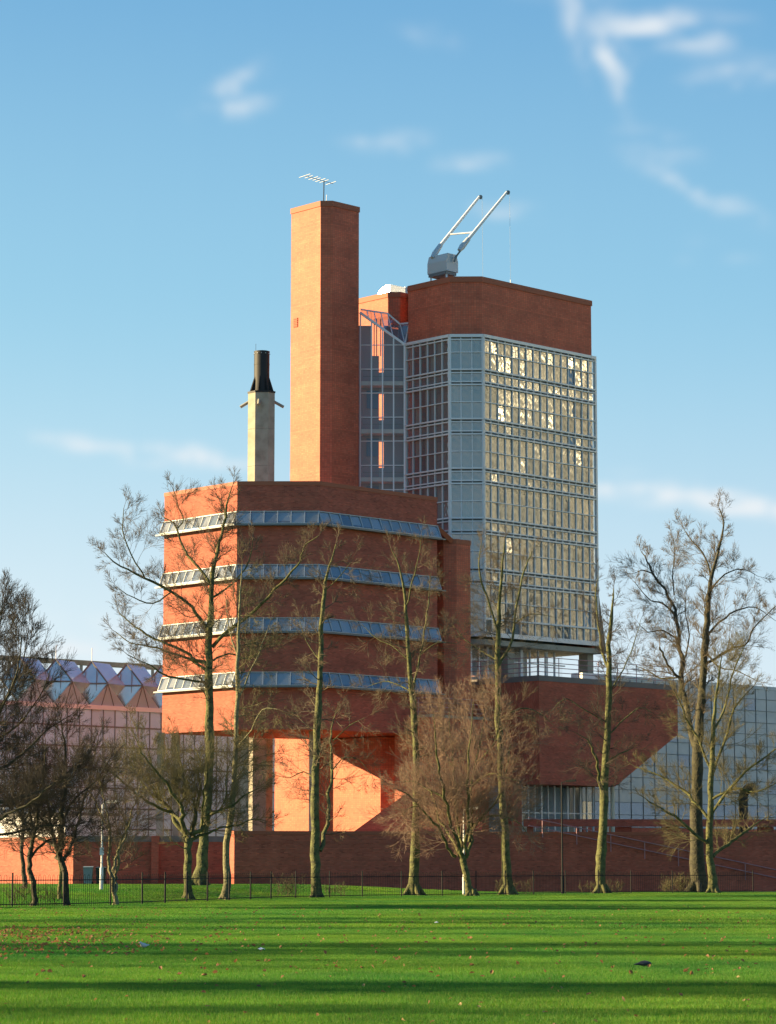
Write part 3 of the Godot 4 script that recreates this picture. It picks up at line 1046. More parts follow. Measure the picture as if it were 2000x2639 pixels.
	part(t, "foot", mb, mats.brick)

func build_walls() -> void:
	# long retaining wall in front of everything
	var a := Vector3(-8.85, 0, -152.0)
	var b := Vector3(34.0, 0, -162.0)
	var d := (b - a).normalized()
	var back := Vector3(d.z, 0, -d.x)
	if back.z > 0:
		back = -back
	var t := thing("retaining_wall", "long dark brick retaining wall running behind the railings and tree trunks", "wall", Vector3(10, 0, -156.5))
	var mb := MB.new()
	mb.prism([a, b, b + back * 0.45, a + back * 3.0 - d * 0.0], -0.3, 3.32)
	part(t, "brickwork", mb, mats.brick)
	mb = MB.new()
	mb.prism([a - d * 0.03 - back * 0.03, b - back * 0.03, b + back * 0.48, a + back * 3.0 - d * 0.03], 3.322, 3.52)
	part(t, "coping", mb, mats.coping_brown)
	# ramp handrail bolted along the wall
	t = thing("ramp_handrail", "dull pink twin handrail sloping down along the dark retaining wall", "handrail", Vector3(15, 0, -157))
	var pa := a + d * 17.6 - back * 0.12
	var pb := a + d * 34.5 - back * 0.12
	for h in [[4.36, 1.0], [3.88, 0.52]]:
		mb = MB.new()
		mb.rod(Vector3(pa.x, h[0], pa.z), Vector3(pb.x, h[1], pb.z), 0.03, 6)
		part(t, "rail", mb, mats.rail)
	for k in 8:
		var s := (k + 0.4) / 8.0
		var p := pa.lerp(pb, s)
		var yy := lerpf(4.36, 1.0, s)
		mb = MB.new()
		mb.rod(Vector3(p.x, yy - 1.0, p.z), Vector3(p.x, yy, p.z), 0.03, 6)
		part(t, "post", mb, mats.rail)
	# terrace parapet band behind the wall
	t = thing("terrace_parapet", "red brick parapet band along the terrace below the big lecture theatre", "parapet", Vector3(16, 0, -163))
	mb = MB.new()
	mb.prism([Vector3(8.4, 0, -163.0), Vector3(36, 0, -164.6), Vector3(36, 0, -165.0), Vector3(8.4, 0, -163.4)], 3.93, 4.38)
	part(t, "band", mb, mats.brick)
	for x in [8.8, 14.6, 17.5, 23.5, 29.0]:
		mb = MB.new()
		mb.box(Vector3(x, 1.95, -163.4 - (x - 8.4) * 0.058), Vector3(0.5 if x > 14 else 0.2, 0, 0), UP * 1.97, Vector3(0, 0, 0.12))
		part(t, "pier", mb, mats.brick)
	# recessed walls to the left
	t = thing("recess_wall", "dark brick wall set back behind the waste bins and multi-stemmed tree", "wall", Vector3(-14, 0.4, -159))
	var c0 := Vector3(-18.82, 0, -158.0)
	var c1 := Vector3(-8.0, 0, -160.5)
	mb = MB.new()
	mb.prism([c0 + Vector3(0.03, 0, 0.0), c1, c1 + Vector3(0, 0, -0.5), c0 + Vector3(0.4, 0, -0.6)], 0.2, 2.95)
	part(t, "brickwork", mb, mats.brick)
	mb = MB.new()
	mb.prism([c0 + Vector3(0.0, 0, 0.04), c1 + Vector3(0, 0, 0.04), c1 + Vector3(0, 0, -0.54), c0 + Vector3(0.4, 0, -0.64)], 2.952, 3.30)
	part(t, "coping", mb, mats.concrete_dark)
	mb = MB.new()
	mb.box(Vector3(-14.0, 1.75, -158.95), Vector3(0.22, 0, 0), UP * 1.56, Vector3(0, 0, 0.25))
	part(t, "pier", mb, mats.brick)
	t = thing("sunlit_wall", "low brick wall glowing orange in the sun at the far left edge", "wall", Vector3(-23, 0.4, -163))
	mb = MB.new()
	mb.prism([c0, c0 + AX_L * 16.0, c0 + AX_L * 16.0 + AX_R * 0.4, c0 + AX_R * 0.4], 0.2, 3.0)
	part(t, "brickwork", mb, mats.brick)
	mb = MB.new()
	mb.prism([c0 - AX_R * 0.03, c0 + AX_L * 16.0 - AX_R * 0.03, c0 + AX_L * 16.0 + AX_R * 0.43, c0 + AX_R * 0.43], 3.002, 3.25)
	part(t, "coping", mb, mats.coping)
	# white rendered outbuilding glinting through the branches above that wall
	t = thing("white_outbuilding", "white rendered outbuilding glinting through branches above the sunlit wall", "building", Vector3(-26, 0.4, -172))
	mb = MB.new()
	var o := c0 + AX_L * 3.5 + AX_R * 2.0
	mb.prism([o, o + AX_L * 12.0, o + AX_L * 12.0 + AX_R * 4.0, o + AX_R * 4.0], 0.3, 4.6)
	part(t, "wall", mb, mats.white)
	mb = MB.new()
	mb.prism(offset_poly([o, o + AX_L * 12.0, o + AX_L * 12.0 + AX_R * 4.0, o + AX_R * 4.0], 0.12), 4.602, 4.78)
	part(t, "roof", mb, mats.concrete_dark)

# ---------------------------------------------------------------- workshops
func build_workshops() -> void:
	var o := Vector3(-22.66, 0, -178.0)
	var t := thing("left_workshop", "grey glass workshop with a row of diamond-shaped rooflights behind the trees", "workshop", Vector3(-20, 0.4, -184))
	t.name = "glass_workshop"
	used["glass_workshop"] = 0
	var step := 3.06
	for k in range(-1, 12):
		var c := o + AX_R * (step * k)
		var back := Vector3(1.0, 0, -2.3)
		var apex := c + UP * 15.48
		var foot := c + UP * 12.44
		var lf := c - AX_F * 1.2 + UP * 13.95
		var rt := c + AX_F * 1.2 + UP * 13.95
		apex.z -= 0.45
		lf.z -= 0.25
		rt.z -= 0.05
		# each diamond: front panes, roof slopes behind, the leaning triangle between, bars
		var mb := MB.new()
		mb.slab(lf, rt, apex, apex, 0.02)
		part(t, "diamond_pane", mb, mats.milky)
		mb = MB.new()
		mb.slab(foot, rt, lf, lf, 0.02)
		part(t, "diamond_pane", mb, mats.milky)
		mb = MB.new()
		mb.slab(rt, rt + back, apex + back, apex, 0.02)
		part(t, "roof_slope", mb, mats.milky)
		mb = MB.new()
		mb.slab(lf + back, lf, apex, apex + back, 0.02)
		part(t, "roof_slope", mb, mats.milky)
		mb = MB.new()
		mb.slab(foot, foot + back, rt + back, rt, 0.02)
		part(t, "under_slope", mb, mats.milky)
		mb = MB.new()
		var nfoot := foot + AX_R * step
		mb.slab(foot + NORMAL_FRONT * 0.5, nfoot + NORMAL_FRONT * 0.5, rt, rt, 0.02)
		part(t, "leaning_pane", mb, mats.milky_warm)
		mb = MB.new()
		for e in [[lf, apex], [apex, rt], [rt, foot], [foot, lf], [lf, rt]]:
			mb.bar(e[0] + NORMAL_FRONT * 0.04, e[1] + NORMAL_FRONT * 0.04, 0.09, 0.09)
		mb.bar((lf * 2.0 + rt) / 3.0 + UP * 0.95 + NORMAL_FRONT * 0.03, (lf * 2.0 + rt) / 3.0 - UP * 0.9 + NORMAL_FRONT * 0.03, 0.04, 0.04)
		mb.bar((lf + rt * 2.0) / 3.0 + UP * 0.95 + NORMAL_FRONT * 0.03, (lf + rt * 2.0) / 3.0 - UP * 0.9 + NORMAL_FRONT * 0.03, 0.04, 0.04)
		mb.bar(foot.lerp(nfoot, 0.35) + NORMAL_FRONT * 0.52, rt + NORMAL_FRONT * 0.03, 0.04, 0.04)
		mb.bar(foot.lerp(nfoot, 0.7) + NORMAL_FRONT * 0.52, rt + NORMAL_FRONT * 0.03, 0.04, 0.04)
		part(t, "diamond_frame", mb, mats.gutter)
		if k == 0 or k == 1:
			mb = MB.new()
			mb.rod(apex, apex + UP * 0.95, 0.025, 6)
			part(t, "finial_rod", mb, mats.steel_white)
	# upright wall below: glazing bars and panes, row by row
	var wa := o - AX_R * 4.9 + NORMAL_FRONT * 0.55
	var cols := 41
	var cw := 1.02
	var rows := [12.3, 11.0, 9.6, 8.2, 6.8, 5.4, 4.0, 1.8]
	var r := rng.randi()
	for k in cols:
		for j in rows.size() - 1:
			if j > 4 and k < 4:
				continue
			var p := wa + AX_R * (cw * k + 0.03)
			var mb := MB.new()
			mb.slab(p + UP * (rows[j + 1] + 0.03), p + AX_R * (cw - 0.06) + UP * (rows[j + 1] + 0.03), p + AX_R * (cw - 0.06) + UP * (rows[j] - 0.03), p + UP * (rows[j] - 0.03), 0.02)
			part(t, "wall_pane", mb, mats.milky_warm if rng.randf() < 0.25 else mats.milky_wall)
	for k in cols + 1:
		var p := wa + AX_R * (cw * k)
		var mb := MB.new()
		mb.bar(p + UP * 1.8, p + UP * 12.3, 0.06, 0.09, AX_R)
		part(t, "mullion", mb, mats.frame_dark)
	for j in rows.size():
		var mb := MB.new()
		mb.bar(wa + UP * rows[j], wa + AX_R * cw * cols + UP * rows[j], 0.10 if j else 0.3, 0.08 if j else 0.22, UP)
		part(t, "transom", mb, mats.frame_dark if j else mats.frame)
	# long ridge beam on short trestles behind the diamonds
	var ba := Vector3(-36.0, 17.2, -193.0)
	var bb := Vector3(-8.0, 15.75, -197.5)
	var mb2 := MB.new()
	mb2.bar(ba, bb, 0.5, 0.36)
	part(t, "ridge_beam", mb2, mats.concrete_dark)
	for k in 16:
		var p := ba.lerp(bb, (k + 0.5) / 16.0)
		mb2 = MB.new()
		mb2.bar(p - UP * 1.8, p - UP * 0.18, 0.22, 0.22)
		part(t, "trestle", mb2, mats.frame_dark)

	# right-hand workshop: one tall flat glass wall
	t = thing("glass_hall", "tall flat workshop wall of greyish glass panels at the right edge", "workshop", Vector3(28, 0.1, -195))
	var v := Vector3(13.45, 0, -182.66)
	var cols2 := 22
	var cw2 := 1.30
	var y0 := 4.2
	var rh := 0.88
	for k in cols2:
		for j in 12:
			var p := v + AX_R * (cw2 * k + 0.02)
			var yb := y0 + rh * j
			var mb := MB.new()
			mb.slab(p + UP * (yb + 0.02), p + AX_R * (cw2 - 0.04) + UP * (yb + 0.02), p + AX_R * (cw2 - 0.04) + UP * (yb + rh - 0.02), p + UP * (yb + rh - 0.02), 0.02)
			var cl := rng.randf() < 0.12
			part(t, "wall_pane", mb, mats.glass_band if (cl or j < 2) else mats.milky_cool)
	for k in cols2 + 1:
		var p := v + AX_R * (cw2 * k)
		var mb := MB.new()
		mb.bar(p + UP * y0, p + UP * (y0 + rh * 12), 0.05, 0.07, AX_R)
		part(t, "mullion", mb, mats.frame_dark)
	for j in 13:
		var mb := MB.new()
		mb.bar(v + UP * (y0 + rh * j), v + AX_R * cw2 * cols2 + UP * (y0 + rh * j), 0.045 if j < 12 else 0.25, 0.07, UP)
		part(t, "transom", mb, mats.frame_dark if j < 12 else mats.steel_grey)
	var mb3 := MB.new()
	mb3.prism([v + AX_L * 0.6, v + AX_R * 28.6 + AX_L * 0.6, v + AX_R * 28.6 + AX_L * 9.0, v + AX_L * 9.0], 0.2, 14.4)
	part(t, "hall_interior", mb3, mats.inside_wall)
	mb3 = MB.new()
	mb3.prism([v - AX_L * 0.05, v + AX_R * 28.6 - AX_L * 0.05, v + AX_R * 28.6 + AX_L * 0.5, v + AX_L * 0.5], 0.2, 4.18)
	part(t, "brick_plinth", mb3, mats.brick)
	# extract pipe bent over like a periscope
	t = thing("vent_pipe", "black bent ventilation pipe standing on the terrace at the right", "pipe", Vector3(23.2, 0.2, -172))
	mb3 = MB.new()
	mb3.tube(PackedVector3Array([Vector3(23.2, 0.2, -172), Vector3(23.2, 5.9, -172), Vector3(23.26, 6.25, -171.95), Vector3(23.5, 6.52, -171.8), Vector3(23.85, 6.55, -171.6)]), PackedFloat32Array([0.3, 0.3, 0.31, 0.32, 0.34]), 14, true)
	part(t, "pipe", mb3, mats.black_steel)
	mb3 = MB.new()
	mb3.tube(PackedVector3Array([Vector3(23.2, 5.75, -172), Vector3(23.2, 5.85, -172)]), PackedFloat32Array([0.35, 0.35]), 14, true)
	part(t, "flange", mb3, mats.black_steel)

# a cream concrete block beyond the right edge of the picture; the tower's glass mirrors its sunlit side
func build_mirrored_block() -> void:
	var t := thing("concrete_office_block", "cream concrete office block mirrored in the tower's right-hand glass", "building", Vector3(86, 0, -170))
	var x := 80.0
	for k in 17:
		var y := 2.0 + k * 3.3
		var mb := MB.new()
		mb.box(Vector3(x + 6, y + 0.55, -170), Vector3(6, 0, 0), UP * 0.55, Vector3(0, 0, 16))
		part(t, "spandrel_band", mb, mats.cream_wall)
		mb = MB.new()
		mb.box(Vector3(x + 6.3, y + 2.2, -170), Vector3(5.9, 0, 0), UP * 1.1, Vector3(0, 0, 15.9))
		part(t, "window_band", mb, mats.dark_glass)
	for k in 14:
		var mb := MB.new()
		mb.box(Vector3(x - 0.15, 29.0, -185.5 + k * 2.4), Vector3(0.25, 0, 0), UP * 29.0, Vector3(0, 0, 0.45))
		part(t, "fin", mb, mats.cream_wall)
	var mb := MB.new()
	mb.box(Vector3(x + 6, 59.0, -170), Vector3(6.2, 0, 0), UP * 0.9, Vector3(0, 0, 16.2))
	part(t, "parapet", mb, mats.cream_wall)
	mb = MB.new()
	mb.box(Vector3(x + 6, 1.0, -170), Vector3(6, 0, 0), UP * 1.0, Vector3(0, 0, 16))
	part(t, "plinth", mb, mats.cream_wall)

# ---------------------------------------------------------------- rooftop equipment
func build_roof_gear() -> void:
	var t := thing("roof_crane", "white twin-jib window cleaning crane on the office tower roof", "crane", Vector3(4, 40.7, -174.5))
	var k := Vector3(3.98, 0, -174.2)
	# cabin with a leaning end
	var mb := MB.new()
	var lo := [k, k + AX_R * 1.12, k + AX_R * 1.12 + AX_L * 1.85, k + AX_L * 1.85]
	var hi := [k + AX_R * 0.1, k + AX_R * 0.95, k + AX_R * 0.95 + AX_L * 1.8, k + AX_R * 0.1 + AX_L * 1.8]
	var yb := 41.62
	var ym := 42.35
	var yt := 42.85
	for j in 4:
		var j2 := (j + 1) % 4
		mb.quad(lo[j] + UP * yb, lo[j2] + UP * yb, lo[j2] + UP * ym, lo[j] + UP * ym)
		mb.quad(lo[j] + UP * ym, lo[j2] + UP * ym, hi[j2] + UP * yt, hi[j] + UP * yt)
	mb.quad(hi[0] + UP * yt, hi[1] + UP * yt, hi[2] + UP * yt, hi[3] + UP * yt)
	mb.quad(lo[3] + UP * yb, lo[2] + UP * yb, lo[1] + UP * yb, lo[0] + UP * yb)
	part(t, "cabin", mb, mats.steel_grey)
	mb = MB.new()
	mb.box(k + AX_R * 0.5 + AX_L * 0.9 + UP * 41.5, AX_R * 0.5, UP * 0.1, AX_L * 0.85)
	part(t, "turntable", mb, mats.frame_dark)
	for a in [[0.15, 0.15], [0.9, 0.15], [0.15, 1.65], [0.9, 1.65]]:
		mb = MB.new()
		mb.bar(k + AX_R * float(a[0]) + AX_L * float(a[1]) + UP * 40.6, k + AX_R * float(a[0]) + AX_L * float(a[1]) + UP * 41.42, 0.13, 0.13)
		part(t, "leg", mb, mats.steel_white)
	mb = MB.new()
	mb.bar(k + AX_R * 0.15 + AX_L * 0.1 + UP * 40.95, k + AX_R * 0.15 + AX_L * 1.7 + UP * 40.95, 0.1, 0.12)
	mb.bar(k + AX_R * 0.9 + AX_L * 0.1 + UP * 40.95, k + AX_R * 0.9 + AX_L * 1.7 + UP * 40.95, 0.1, 0.12)
	part(t, "track_beam", mb, mats.steel_white)
	# two jibs: thick grey root, white boom, sheave at the tip
	for jb in [[Vector3(3.02, 42.72, -175.2), Vector3(3.62, 43.75, -175.7), Vector3(6.36, 47.55, -177.2)], [Vector3(4.85, 43.05, -174.4), Vector3(5.5, 43.98, -174.9), Vector3(8.24, 47.72, -176.6)]]:
		mb = MB.new()
		mb.tube(PackedVector3Array([jb[0], (jb[0] as Vector3).lerp(jb[1], 0.3), jb[1]]), PackedFloat32Array([0.14, 0.21, 0.16]), 8, true)
		part(t, "jib_root", mb, mats.steel_grey)
		mb = MB.new()
		mb.tube(PackedVector3Array([jb[1], jb[2]]), PackedFloat32Array([0.115, 0.085]), 8, true)
		var jm := part(t, "jib", mb, mats.steel_white)
		mb = MB.new()
		var tip: Vector3 = jb[2]
		mb.rod(tip + Vector3(0.06, -0.05, -0.08), tip + Vector3(0.06, -0.05, 0.08), 0.14, 12)
		part(jm, "sheave", mb, mats.frame_dark)
		mb = MB.new()
		mb.rod(tip + Vector3(0.17, -0.05, 0), Vector3(tip.x + 0.2, 40.9, tip.z), 0.008, 4)
		part(jm, "cable", mb, mats.frame_dark)
	mb = MB.new()
	mb.rod(Vector3(4.2, 44.55, -176.0), Vector3(5.85, 44.48, -175.1), 0.06, 8)
	part(t, "cross_tie", mb, mats.steel_white)
	mb = MB.new()
	mb.rod(Vector3(4.55, 42.55, -174.6), Vector3(4.95, 43.05, -174.4), 0.06, 8)
	mb.rod(Vector3(4.5, 42.3, -174.5), Vector3(4.7, 42.75, -174.5), 0.07, 8)
	part(t, "ram", mb, mats.frame_dark)
	# cleaning cradle hooked at the parapet
	t = thing("roof_cradle", "small white cleaning cradle hanging at the tower's roof edge under the cables", "cradle", Vector3(8.1, 40.66, -176.8))
	mb = MB.new()
	mb.box(Vector3(7.9, 40.92, -176.6), AX_R * 0.55, UP * 0.2, AX_L * 0.3)
	part(t, "platform", mb, mats.steel_white)
	mb = MB.new()
	mb.rod(Vector3(8.45, 40.7, -176.8), Vector3(8.45, 41.55, -176.8), 0.03, 6)
	mb.rod(Vector3(8.0, 41.2, -176.5), Vector3(8.9, 41.0, -177.2), 0.025, 6)
	part(t, "hanger", mb, mats.steel_white)

	t = thing("television_aerial", "white multi-element television aerial on a dark mast above the stair shaft", "aerial", Vector3(-4.36, 45.9, -173))
	mb = MB.new()
	mb.rod(Vector3(-4.36, 45.6, -173), Vector3(-4.34, 47.52, -173), 0.035, 8)
	part(t, "mast", mb, mats.iron)
	var b0 := Vector3(-5.62, 47.74, -172.4)
	var b1 := Vector3(-3.72, 47.42, -173.3)
	mb = MB.new()
	mb.rod(b0, b1, 0.022, 6)
	var boom := part(t, "boom", mb, mats.steel_grey)
	var dd := Vector3(0.62, 0.07, 0.5).normalized()
	for e in [[0.0, 0.5], [0.14, 0.35], [0.3, 0.42], [0.42, 0.35], [0.55, 0.45], [0.68, 0.4], [0.92, 0.45]]:
		var p := b0.lerp(b1, e[0])
		mb = MB.new()
		mb.rod(p - dd * float(e[1]), p + dd * float(e[1]), 0.022, 6)
		part(boom, "element", mb, mats.steel_white)
	t = thing("whip_antenna", "thin pale whip antenna beside the television aerial's mast", "aerial", Vector3(-4.15, 45.9, -173))
	mb = MB.new()
	mb.rod(Vector3(-4.2, 45.6, -172.9), Vector3(-4.15, 46.55, -172.9), 0.02, 6)
	part(t, "whip", mb, mats.steel_white)

# ---------------------------------------------------------------- park furniture
func build_fence() -> void:
	var t := thing("park_railings", "long black hoop-topped iron railings along the far edge of the lawn", "railings", Vector3(3.5, 0, -132))
	var pts := []
	for f in FENCE:
		if f[0] > -24 and f[0] < 31:
			pts.append(Vector3(f[0], 0, f[1]))
	# spans of about 2.75 m between posts
	var total := 0.0
	for k in pts.size() - 1:
		total += (pts[k] as Vector3).distance_to(pts[k + 1])
	var n := int(total / 2.75)
	var posts := []
	for k in n + 1:
		var s := total * k / n
		for j in pts.size() - 1:
			var l := (pts[j] as Vector3).distance_to(pts[j + 1])
			if s <= l + 0.001 or j == pts.size() - 2:
				posts.append((pts[j] as Vector3).lerp(pts[j + 1], minf(s / l, 1.0)))
				break
			s -= l
	for k in posts.size():
		var p: Vector3 = posts[k]
		var y := ground_y(p.x, p.z)
		var mb := MB.new()
		mb.rod(p + UP * (y - 0.1), p + UP * (y + 1.28), 0.032, 6)
		part(t, "post", mb, mats.iron)
		if k == posts.size() - 1:
			break
		var q: Vector3 = posts[k + 1]
		mb = MB.new()
		for h in [0.12, 1.0]:
			mb.bar(p + UP * (y + h), q + UP * (y + h), 0.014, 0.035)
		var bars := 22
		for j in range(1, bars):
			var c := p.lerp(q, float(j) / bars)
			c.y = y
			mb.bar(c + UP * 0.03, c + UP * 1.12, 0.014, 0.014, Vector3(1, 0, 0))
			if j % 2 == 1 and j + 1 < bars:
				var e := p.lerp(q, float(j + 1) / bars)
				e.y = y
				var hoop := PackedVector3Array()
				var rr := PackedFloat32Array()
				for m in 5:
					var a := PI * m / 4.0
					hoop.append(c.lerp(e, 0.5 - 0.5 * cos(a)) + UP * (1.12 + 0.08 * sin(a)))
					rr.append(0.008)
				mb.tube(hoop, rr, 3)
		part(t, "railing_panel", mb, mats.iron)

func lamp_post(called: String, label: String, p: Vector3, h: float, m: Material, box_h: float) -> void:
	var t := thing(called, label, "lamp post", p)
	var mb := MB.new()
	mb.tube(PackedVector3Array([p - UP * 0.1, p + UP * 1.0, p + UP * 1.02, p + UP * h]), PackedFloat32Array([0.085, 0.085, 0.05, 0.035]), 12, true)
	part(t, "pole", mb, m)
	mb = MB.new()
	mb.bar(p + UP * h, p + UP * (h + 0.08) + Vector3(0.35, 0, 0.1), 0.05, 0.05)
	var br := part(t, "bracket", mb, m)
	mb = MB.new()
	mb.box(p + UP * (h + 0.08) + Vector3(0.5, 0, 0.14), Vector3(0.26, 0.02, 0.07), Vector3(-0.01, 0.06, 0), Vector3(-0.03, 0, 0.1))
	part(br, "lantern", mb, m)
	if box_h > 0:
		mb = MB.new()
		mb.box(p + UP * box_h, Vector3(0.09, 0, 0), UP * 0.17, Vector3(0, 0, 0.09))
		part(t, "control_box", mb, m)

func wheelie_bin(label: String, p: Vector3, w: float, h: float, body: Material, lid: Material) -> void:
	var t := thing("waste_bin", label, "bin", p, "waste bins by the brick wall")
	var mb := MB.new()
	var lo := w * 0.40
	var hi := w * 0.5
	var l := [Vector3(-lo, 0.08, lo), Vector3(lo, 0.08, lo), Vector3(lo, 0.08, -lo), Vector3(-lo, 0.08, -lo)]
	var u := [Vector3(-hi, h, hi), Vector3(hi, h, hi), Vector3(hi, h, -hi), Vector3(-hi, h, -hi)]
	for k in 4:
		mb.quad(p + l[k], p + l[(k + 1) % 4], p + u[(k + 1) % 4], p + u[k])
	mb.quad(p + l[3], p + l[2], p + l[1], p + l[0])
	part(t, "body", mb, body)
	mb = MB.new()
	mb.slab(p + u[0] * Vector3(1.06, 1, 1.1) + UP * 0.05, p + u[1] * Vector3(1.06, 1, 1.1) + UP * 0.05, p + u[2] * Vector3(1.06, 1, 1.06) + UP * 0.10, p + u[3] * Vector3(1.06, 1, 1.06) + UP * 0.10, 0.06)
	var ld := part(t, "lid", mb, lid)
	mb = MB.new()
	mb.rod(p + Vector3(-hi, h - 0.03, -hi - 0.06), p + Vector3(hi, h - 0.03, -hi - 0.06), 0.02, 6)
	part(ld, "handle", mb, lid)
	for s in [-1.0, 1.0]:
		mb = MB.new()
		mb.rod(p + Vector3(s * lo, 0.1, -lo), p + Vector3(s * (lo + 0.05), 0.1, -lo), 0.1, 12)
		part(t, "wheel", mb, mats.iron)

func bird(called: String, label: String, p: Vector3, path: Array, wing: Material, body: Material) -> void:
	var t := thing(called, label, "bird", p)
	var mb := MB.new()
	var pp := PackedVector3Array()
	var rr := PackedFloat32Array()
	for q in path:
		pp.append(p + Vector3(q[0], q[1], q[2]))
		rr.append(q[3])
	mb.tube(pp, rr, 10, true)
	part(t, "body", mb, body)
	var m := path.size()
	for s in [-1.0, 1.0]:
		mb = MB.new()
		var a := p + Vector3(path[4][0], path[4][1] + 0.012, path[4][2] + s * float(path[4][3]) * 0.86)
		var e := p + Vector3(path[1][0], path[1][1] + 0.012, path[1][2] + s * float(path[1][3]) * 0.8)
		var mid := (a + e) * 0.5 + Vector3(0, -0.022, s * 0.012)
		mb.slab(a, mid, e, (a + e) * 0.5 + Vector3(0, 0.02, -s * 0.004), 0.008)
		part(t, "wing", mb, wing)
		mb = MB.new()
		mb.rod(p + Vector3(path[3][0], 0.0, path[3][2] + s * 0.015), p + Vector3(path[3][0], path[3][1], path[3][2] + s * 0.012), 0.004, 5)
		part(t, "leg", mb, mats.twig_dark)

func build_details() -> void:
	lamp_post("pale_lamp_post", "slim pale grey lamp post beside the waste bins", Vector3(-13.0, ground_y(-13.0, -120.0), -120.0), 3.9, mats.steel_white, 1.75)
	lamp_post("black_lamp_post", "slim black lamp post standing between the right-hand tree trunks", Vector3(9.4, 0, -142.5), 6.0, mats.iron, 0.0)
	lamp_post("white_lamp_post", "white lamp post half hidden behind the round twiggy lime's trunk", Vector3(3.93, 0, -137.0), 4.4, mats.white, 0.0)
	var y := ground_y(-17.0, -150.0)
	wheelie_bin("grey waste bin, the left one of the pair against the brick wall", Vector3(-16.95, y, -149.5), 0.52, 0.95, mats.bin_grey, mats.bin_grey)
	wheelie_bin("dark green waste bin, the right one of the pair against the brick wall", Vector3(-16.25, y, -149.8), 0.56, 0.92, mats.bin_green, mats.bin_green)
	bird("pied_bird", "small grey and white bird standing on the lawn at the left", Vector3(-4.48, 0.03, -48.6),
		[[0.10, 0.075, -0.10, 0.006], [0.065, 0.07, -0.07, 0.016], [0.03, 0.065, -0.035, 0.034], [0.0, 0.07, 0.0, 0.044], [-0.025, 0.082, 0.02, 0.036], [-0.04, 0.105, 0.03, 0.024], [-0.055, 0.118, 0.04, 0.022], [-0.075, 0.115, 0.05, 0.006]], mats.bird_grey, mats.bird_white)
	bird("dark_bird", "dark slate bird crouched low on the lawn at the right", Vector3(3.87, 0.03, -40.3),
		[[-0.14, 0.03, 0.0, 0.006], [-0.08, 0.038, 0.0, 0.016], [-0.03, 0.045, 0.0, 0.034], [0.02, 0.048, 0.0, 0.042], [0.06, 0.05, 0.0, 0.036], [0.09, 0.05, 0.0, 0.024], [0.105, 0.045, 0.0, 0.022], [0.13, 0.035, 0.0, 0.005]], mats.bird_slate, mats.bird_slate)
	# scraps of paper
	var spots := [[Vector3(-2.29, 0.035, -47.9), 0.10, "crumpled white paper scrap on the lawn near the small bird"], [Vector3(1.29, 0.035, -70.0), 0.10, "tiny white litter scrap farther out on the lawn's middle"]]
	for s in spots:
		var o: Vector3 = s[0]
		var t := thing("paper_scrap", s[2], "litter", o, "white litter on the lawn")
		var mb := MB.new()
		var r: float = s[1]
		var ring := []
		for k in 7:
			ring.append(o + Vector3(cos(TAU * k / 7.0) * r * rng.randf_range(0.6, 1.0), rng.randf_range(0.0, 0.03), sin(TAU * k / 7.0) * r * 0.7))
		for k in 7:
			mb.tri(o + UP * 0.05, ring[k], ring[(k + 1) % 7])
		part(t, "paper", mb, mats.white)

func leaf_mesh(m: Material, s: float) -> ArrayMesh:
	var mb := MB.new()
	var side := [Vector3(-0.5, 0.0, 0), Vector3(-0.2, 0.12, 0.3), Vector3(0.15, 0.18, 0.34), Vector3(0.5, 0.05, 0), Vector3(0.15, 0.22, -0.33), Vector3(-0.2, 0.10, -0.3)]
	var c := Vector3(0, 0.02, 0)
	for k in 6:
		mb.tri(c * s, side[k] * s, side[(k + 1) % 6] * s)
	return mb.mesh(m)

func build_leaves() -> void:
	var kinds := []
	for c in [[0.16, 0.07, 0.022], [0.24, 0.125, 0.04], [0.085, 0.04, 0.02], [0.30, 0.21, 0.09], [0.13, 0.055, 0.025]]:
		var m := paint(c[0], c[1], c[2], 0.75)
		m.backlight_enabled = true
		m.backlight = lin(0.2, 0.1, 0.04)
		kinds.append(leaf_mesh(m, 0.068))
	# nearest leaves one by one
	for k in 90:
		var z := -rng.randf_range(22.6, 38.0)
		var x := rng.randf_range(-0.155, 0.155) * -z
		var o := MeshInstance3D.new()
		o.name = numbered("fallen_leaf")
		o.mesh = kinds[rng.randi() % 5]
		add_child(o)
		o.position = Vector3(x, 0.022 + rng.randf_range(0, 0.02), z)
		o.rotation = Vector3(rng.randfn() * 0.5, rng.randf() * TAU, rng.randfn() * 0.5)
		o.scale = Vector3.ONE * rng.randf_range(0.7, 1.3)
		o.set_meta("label", "single brown curled leaf fallen on the near lawn")
		o.set_meta("category", "leaf")
		o.set_meta("group", "fallen leaves on the near lawn")
	# the rest, with a drift at the left
	var mm := MultiMesh.new()
	mm.transform_format = MultiMesh.TRANSFORM_3D
	mm.mesh = kinds[0]
	var tf := []
	for k in 900:
		var z := -rng.randf_range(36.0, 100.0)
		tf.append(Vector3(rng.randf_range(-0.17, 0.17) * -z, 0.05, z))
	for k in 900:
		var z := -46.0 - rng.randf() * 20.0
		var x := -0.15 * -z + absf(rng.randfn()) * 2.2 - 0.6
		tf.append(Vector3(x, 0.05, z + rng.randfn() * 1.6))
	mm.instance_count = tf.size()
	for k in tf.size():
		mm.set_instance_transform(k, Transform3D(Basis.from_euler(Vector3(rng.randfn() * 0.6, rng.randf() * TAU, rng.randfn() * 0.6)).scaled(Vector3.ONE * rng.randf_range(0.7, 1.4)), tf[k]))
	var mi := MultiMeshInstance3D.new()
	mi.multimesh = mm
	mi.name = "leaf_litter"
	add_child(mi)
	mi.set_meta("kind", "stuff")
	mi.set_meta("label", "drift of small brown fallen leaves scattered across the farther lawn")
	mi.set_meta("category", "leaf litter")

